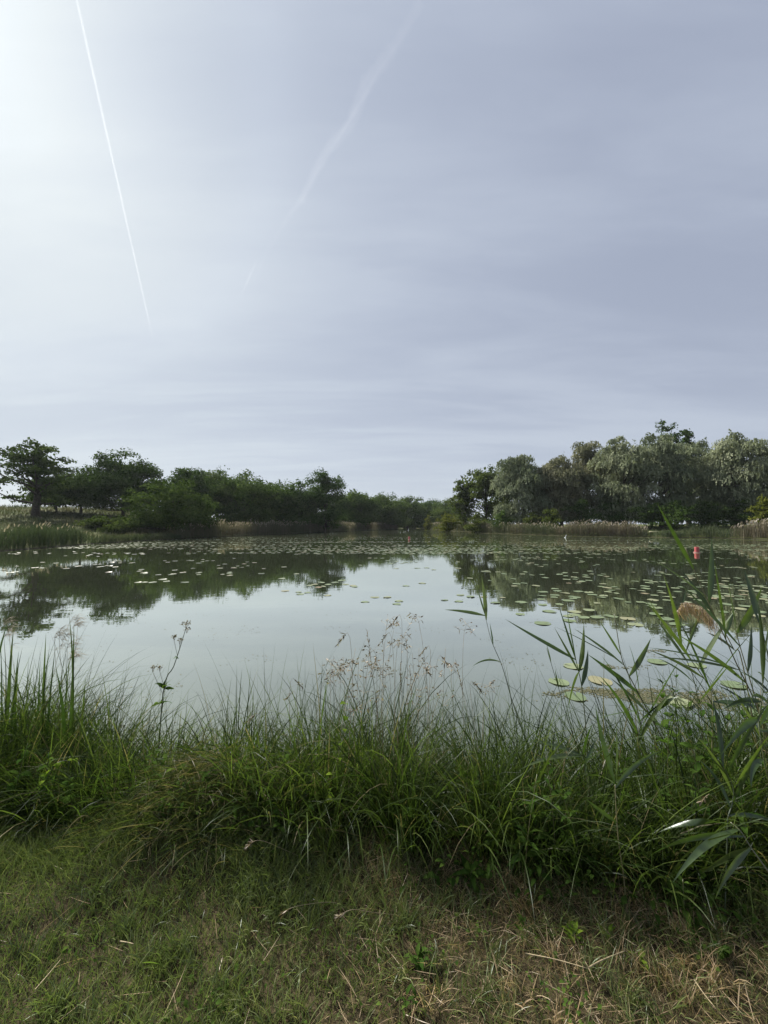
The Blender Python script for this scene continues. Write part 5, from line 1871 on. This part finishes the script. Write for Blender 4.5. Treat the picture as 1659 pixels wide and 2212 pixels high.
HERBS = [
    # u, v of the tip, distance, label
    (1432, 1446, 2.2, 'leafy herb with a knobbed tip, leftmost of the right-hand tuft', 'broad', 7),
    (1462, 1432, 2.25, 'tallest leafy herb with ragged upper leaves at right', 'broad', 8),
    (1486, 1466, 2.15, 'leafy herb right of the tallest one', 'narrow', 8),
    (1512, 1490, 2.1, 'bushy herb before the floating weed', 'broad', 7),
    (1540, 1505, 2.05, 'bushy herb at the middle of the right tuft', 'broad', 7),
    (1446, 1520, 2.0, 'lower herb at the left foot of the right tuft', 'broad', 6),
    (1480, 1535, 1.95, 'lower dark herb in the right tuft', 'broad', 6),
    (1572, 1500, 2.0, 'herb under the right leaning reeds', 'broad', 7),
    (1605, 1520, 1.9, 'herb by the right edge beneath the tall reeds', 'broad', 6),
    (1640, 1500, 1.9, 'herb at the right edge of the bank', 'narrow', 7),
    (1415, 1580, 1.95, 'small pale herb on the slope right of the stout reed', 'narrow', 5),
    (1355, 1622, 1.95, 'slender herb in the grass between reeds', 'narrow', 5),
    (1180, 1632, 1.78, 'fresh green herb left of the lone front reed, upper stem', 'narrow', 7),
    (1160, 1672, 1.72, 'fresh green herb left of the lone front reed, lower stem', 'narrow', 6),
    (1205, 1690, 1.70, 'green herb with pale tips beside the lone front reed', 'narrow', 6),
    (1590, 1640, 1.62, 'pale star-topped herb at the right of the dark grass', 'narrow', 5),
    (1500, 1620, 1.75, 'dim herb in the shade of the right tuft', 'broad', 5),
    (60, 1605, 2.15, 'broad-leaved herb at the far left of the bank', 'broad', 5),
    (105, 1625, 2.1, 'broad-leaved herb with bright leaves, second from left edge', 'broad', 5),
    (150, 1680, 2.05, 'dim herb below the left sedge', 'broad', 5),
    (470, 1655, 2.05, 'dark leafy herb right of the lodged grass hump', 'broad', 6),
    (520, 1640, 2.1, 'dark leafy herb at the left of the central sedge', 'broad', 6),
    (880, 1750, 1.85, 'shaded herb in the dark hollow at centre', 'broad', 5),
    (1020, 1880, 1.66, 'small star-leaved herb at the edge of the thatch', 'narrow', 4),
    (1475, 1900, 1.56, 'small pale star-leaved herb before the dark hollow at right', 'narrow', 4),
]
for i, (u, v, D, la, sh, pr) in enumerate(HERBS):
    tp = at(u, v, D)
    z0 = max(gz(tp[0], D), 0.0)
    H = max(0.10, tp[2] - z0)
    rs = np.random.RandomState(700 + i)
    ln = (rs.normal() * 0.05, rs.normal() * 0.04)
    herb(la, (tp[0] - ln[0], D - ln[1], z0), H, ln, pr + 2, 0.085 if sh == 'broad' else 0.085, sh, 'herb', 700 + i)


def vine(label, pts, seed, L=0.05):
    rs = np.random.RandomState(seed)
    P = [at(u, v, D) for u, v, D in pts]
    f = P[0].copy()
    root = thing('bindweed_vine', label, 'vine', f)
    C = bez(P, 24)
    V, Q, T = tube(C - f, 0.0012, 4)
    obj('stem', mesh('stem', V, [Q, T], M['reed_stem'], np.full(len(V), 0.3), True), root)
    for k in range(1, len(C), 2):
        obj('leaf', HERB_LEAF[('heart', 'lime_leaf')], root, C[k] - f, (rs.normal() * 0.4, rs.uniform(-0.5, 0.5), rs.normal(-1.4, 0.9)), float(L * rs.uniform(0.5, 1.15)))


vine('lime green bindweed trailing over the lodged grass', [(150, 1845, 1.95), (190, 1800, 1.98), (230, 1745, 2.02), (270, 1715, 2.05), (310, 1690, 2.1), (335, 1685, 2.12)], 41, 0.050)
vine('lime green bindweed climbing the sedge below the spray', [(700, 1800, 1.95), (702, 1740, 1.98), (712, 1690, 2.0), (735, 1620, 2.1), (745, 1560, 2.15), (752, 1510, 2.2)], 42, 0.05)
vine('bindweed with yellowish leaves on the left slope', [(60, 1720, 2.1), (95, 1690, 2.1), (120, 1650, 2.15), (160, 1640, 2.2)], 43, 0.04)
vine('bindweed sprawling right of the lodged grass hump', [(330, 1760, 1.98), (370, 1730, 2.0), (400, 1700, 2.05), (450, 1690, 2.05)], 44, 0.04)


# ------------------------------------------------------------------ weeds and twigs in the turf
def rosette(label, u, v, n, L, shape, mk, seed):
    rs = np.random.RandomState(seed)
    p = atz(u, v, 0.45)
    p[2] = gz(p[0], p[1]) + 0.012
    root = thing('turf_weed', label, 'weed', p)
    for k in range(n):
        obj('leaf', HERB_LEAF[(shape, mk)], root, (rs.normal() * 0.012, rs.normal() * 0.012, rs.uniform(0, 0.025)), (rs.normal() * 0.3, -rs.uniform(0.1, 0.9), k * 2.4 + rs.normal() * 0.3), float(L * rs.uniform(0.6, 1.2)))


rosette('green clover-like weed tuft in brown thatch, right of centre', 1238, 2040, 16, 0.034, 'broad', 'lime_leaf', 1)
rosette('small green weed in brown thatch near the bottom centre', 905, 2085, 14, 0.04, 'broad', 'herb', 2)
rosette('bright weed sprig above the fallen stalks', 1310, 2030, 7, 0.035, 'narrow', 'lime_leaf', 3)
rosette('weed tuft beside the right end of the fallen stalks', 1382, 2098, 10, 0.03, 'broad', 'lime_leaf', 4)
rosette('green weed at the bottom right near the corner', 1560, 2080, 12, 0.04, 'broad', 'herb', 5)
rosette('tiny yellow-green sprig in the turf at left', 184, 1855, 5, 0.03, 'heart', 'lime_leaf', 6)
rosette('weed sprig in the thatch left of the lone reed foot', 1120, 2010, 8, 0.032, 'narrow', 'herb', 7)
rosette('bottom-edge weed in brown thatch', 880, 2180, 10, 0.034, 'narrow', 'herb', 8)


def twig(label, pts, r, mat='straw', cat='twig'):
    P = [atz(u, v, 0.45) for u, v in pts]
    f = P[0].copy()
    f[2] = gz(f[0], f[1]) + 0.03
    C = []
    for p in P:
        C.append((p[0], p[1], gz(p[0], p[1]) + 0.045))
    C = bez(C, 12)
    V, Q, T = tube(C - f, np.linspace(r, r * 0.6, len(C)), 6)
    o = obj('fallen_stalk', mesh('fallen_stalk', V, [Q, T], M[mat], smooth=True), loc=f)
    tag(o, label, cat)


twig('longer straw stalk of the fallen V, sloping up to the right', [(1272, 2130), (1300, 2112), (1350, 2088)], 0.0026)
twig('thin straw stalk of the fallen V, sloping down to the right', [(1135, 2092), (1200, 2110), (1270, 2132)], 0.0018)
twig('pale stalk standing out at the bottom right edge', [(1500, 2150), (1520, 2180), (1545, 2212)], 0.0022)
twig('pale dry stalk reaching in from the right edge over dark grass', [(1560, 1885), (1610, 1905), (1665, 1935)], 0.0024)
twig('short white straw lying on green turf left of centre', [(258, 2060), (272, 2062), (288, 2066)], 0.0020)
twig('slanting pale straw at the bottom left', [(75, 2165), (105, 2130), (130, 2100)], 0.0018)
V, Q = leaf_strip((0, 0, 0), (0.070, -0.008, 0.004), (0, 0, 0.006), 0.009, (0.2, 0.5, 1), 6)
c = atz(305, 2110, 0.45)
o = obj('cut_leaf', mesh('cut_leaf', V, Q, M['lime_leaf'], np.full(len(V), 0.4)), loc=(c[0], c[1], gz(c[0], c[1]) + 0.045))
tag(o, 'pale cut reed leaf lying on the turf at lower left', 'leaf')


# ------------------------------------------------------------------ contrails, thin ice cloud high above
def mat_contrail(name, dens):
    m, g = mat_new(name)
    out = g.n('ShaderNodeOutputMaterial')
    v = g.n('ShaderNodeVolumeScatter')
    v.inputs['Color'].default_value = (1, 1, 1, 1)
    v.inputs['Density'].default_value = dens
    v.inputs['Anisotropy'].default_value = 0.55
    g.l(v.outputs[0], out.inputs['Volume'])
    return m


def atlevel(u, v, z):
    r = ray(u, v)
    return CAM + r * ((z - CAM[2]) / r[2])


def contrail(label, path, alt, rads, dens, seed, wob=0.0, n=60):
    rs = np.random.RandomState(seed)
    a, b = atlevel(*path[0], alt), atlevel(*path[1], alt)
    s = np.linspace(0, 1, n)
    C = a + (b - a) * s[:, None]
    d = (b - a) / np.linalg.norm(b - a)
    side = np.cross(d, (0, 0, 1))
    w = np.interp(np.linspace(0, 1, n), np.linspace(0, 1, 14), rs.normal(size=14))
    C = C + side * (w * wob)[:, None]
    R = np.interp(s, np.linspace(0, 1, len(rads)), rads) * (1 + (0.18 * rs.normal(size=n) * (wob > 1)))
    V, Q, T = tube(C - a, np.maximum(R, 1.0), 12)
    o = obj('contrail', mesh('contrail', V, [Q, T], mat_contrail('ice_cloud', dens), smooth=True), loc=a)
    tag(o, label, 'contrail')


contrail('sharp white contrail slanting down the left of the sky', ((150, -70), (336, 758)), 3000, (7, 7.5, 7, 6, 1.5), 0.0016, 1, 0.6, 120)
contrail('faint ragged contrail crossing the middle of the sky', ((915, 0), (517, 646)), 3000, (26, 44, 42, 30, 16, 9, 9, 4), 0.00016, 2, 14, 200)
contrail('thin pale thread along the ragged contrail', ((905, 18), (640, 448)), 3000, (4, 10, 15, 9, 6, 3), 0.00034, 3, 7, 120)
contrail('short brighter tip at the lower end of the ragged contrail', ((560, 552), (517, 646)), 3000, (2, 9, 11, 8, 3), 0.0008, 4, 2, 60)

# ------------------------------------------------------------------ the thin hazy air over the pond
def haze():
    V = np.array([(x, y, z) for z in (-2.0, 31.0) for y in (-820, 1620) for x in (-1420, 1420)], dtype=float)
    Q = np.array([(0, 2, 3, 1), (4, 5, 7, 6), (0, 1, 5, 4), (2, 6, 7, 3), (0, 4, 6, 2), (1, 3, 7, 5)])
    m, g = mat_new('summer_haze')
    out = g.n('ShaderNodeOutputMaterial')
    v = g.n('ShaderNodeVolumePrincipled')
    v.inputs['Color'].default_value = (0.86, 0.95, 1.0, 1)
    v.inputs['Density'].default_value = 0.00013
    v.inputs['Anisotropy'].default_value = 0.3
    g.l(v.outputs[0], out.inputs['Volume'])
    o = obj('haze', mesh('haze', V, Q, m))
    tag(o, 'thin summer haze softening the far trees', 'haze', kind='stuff')


haze()
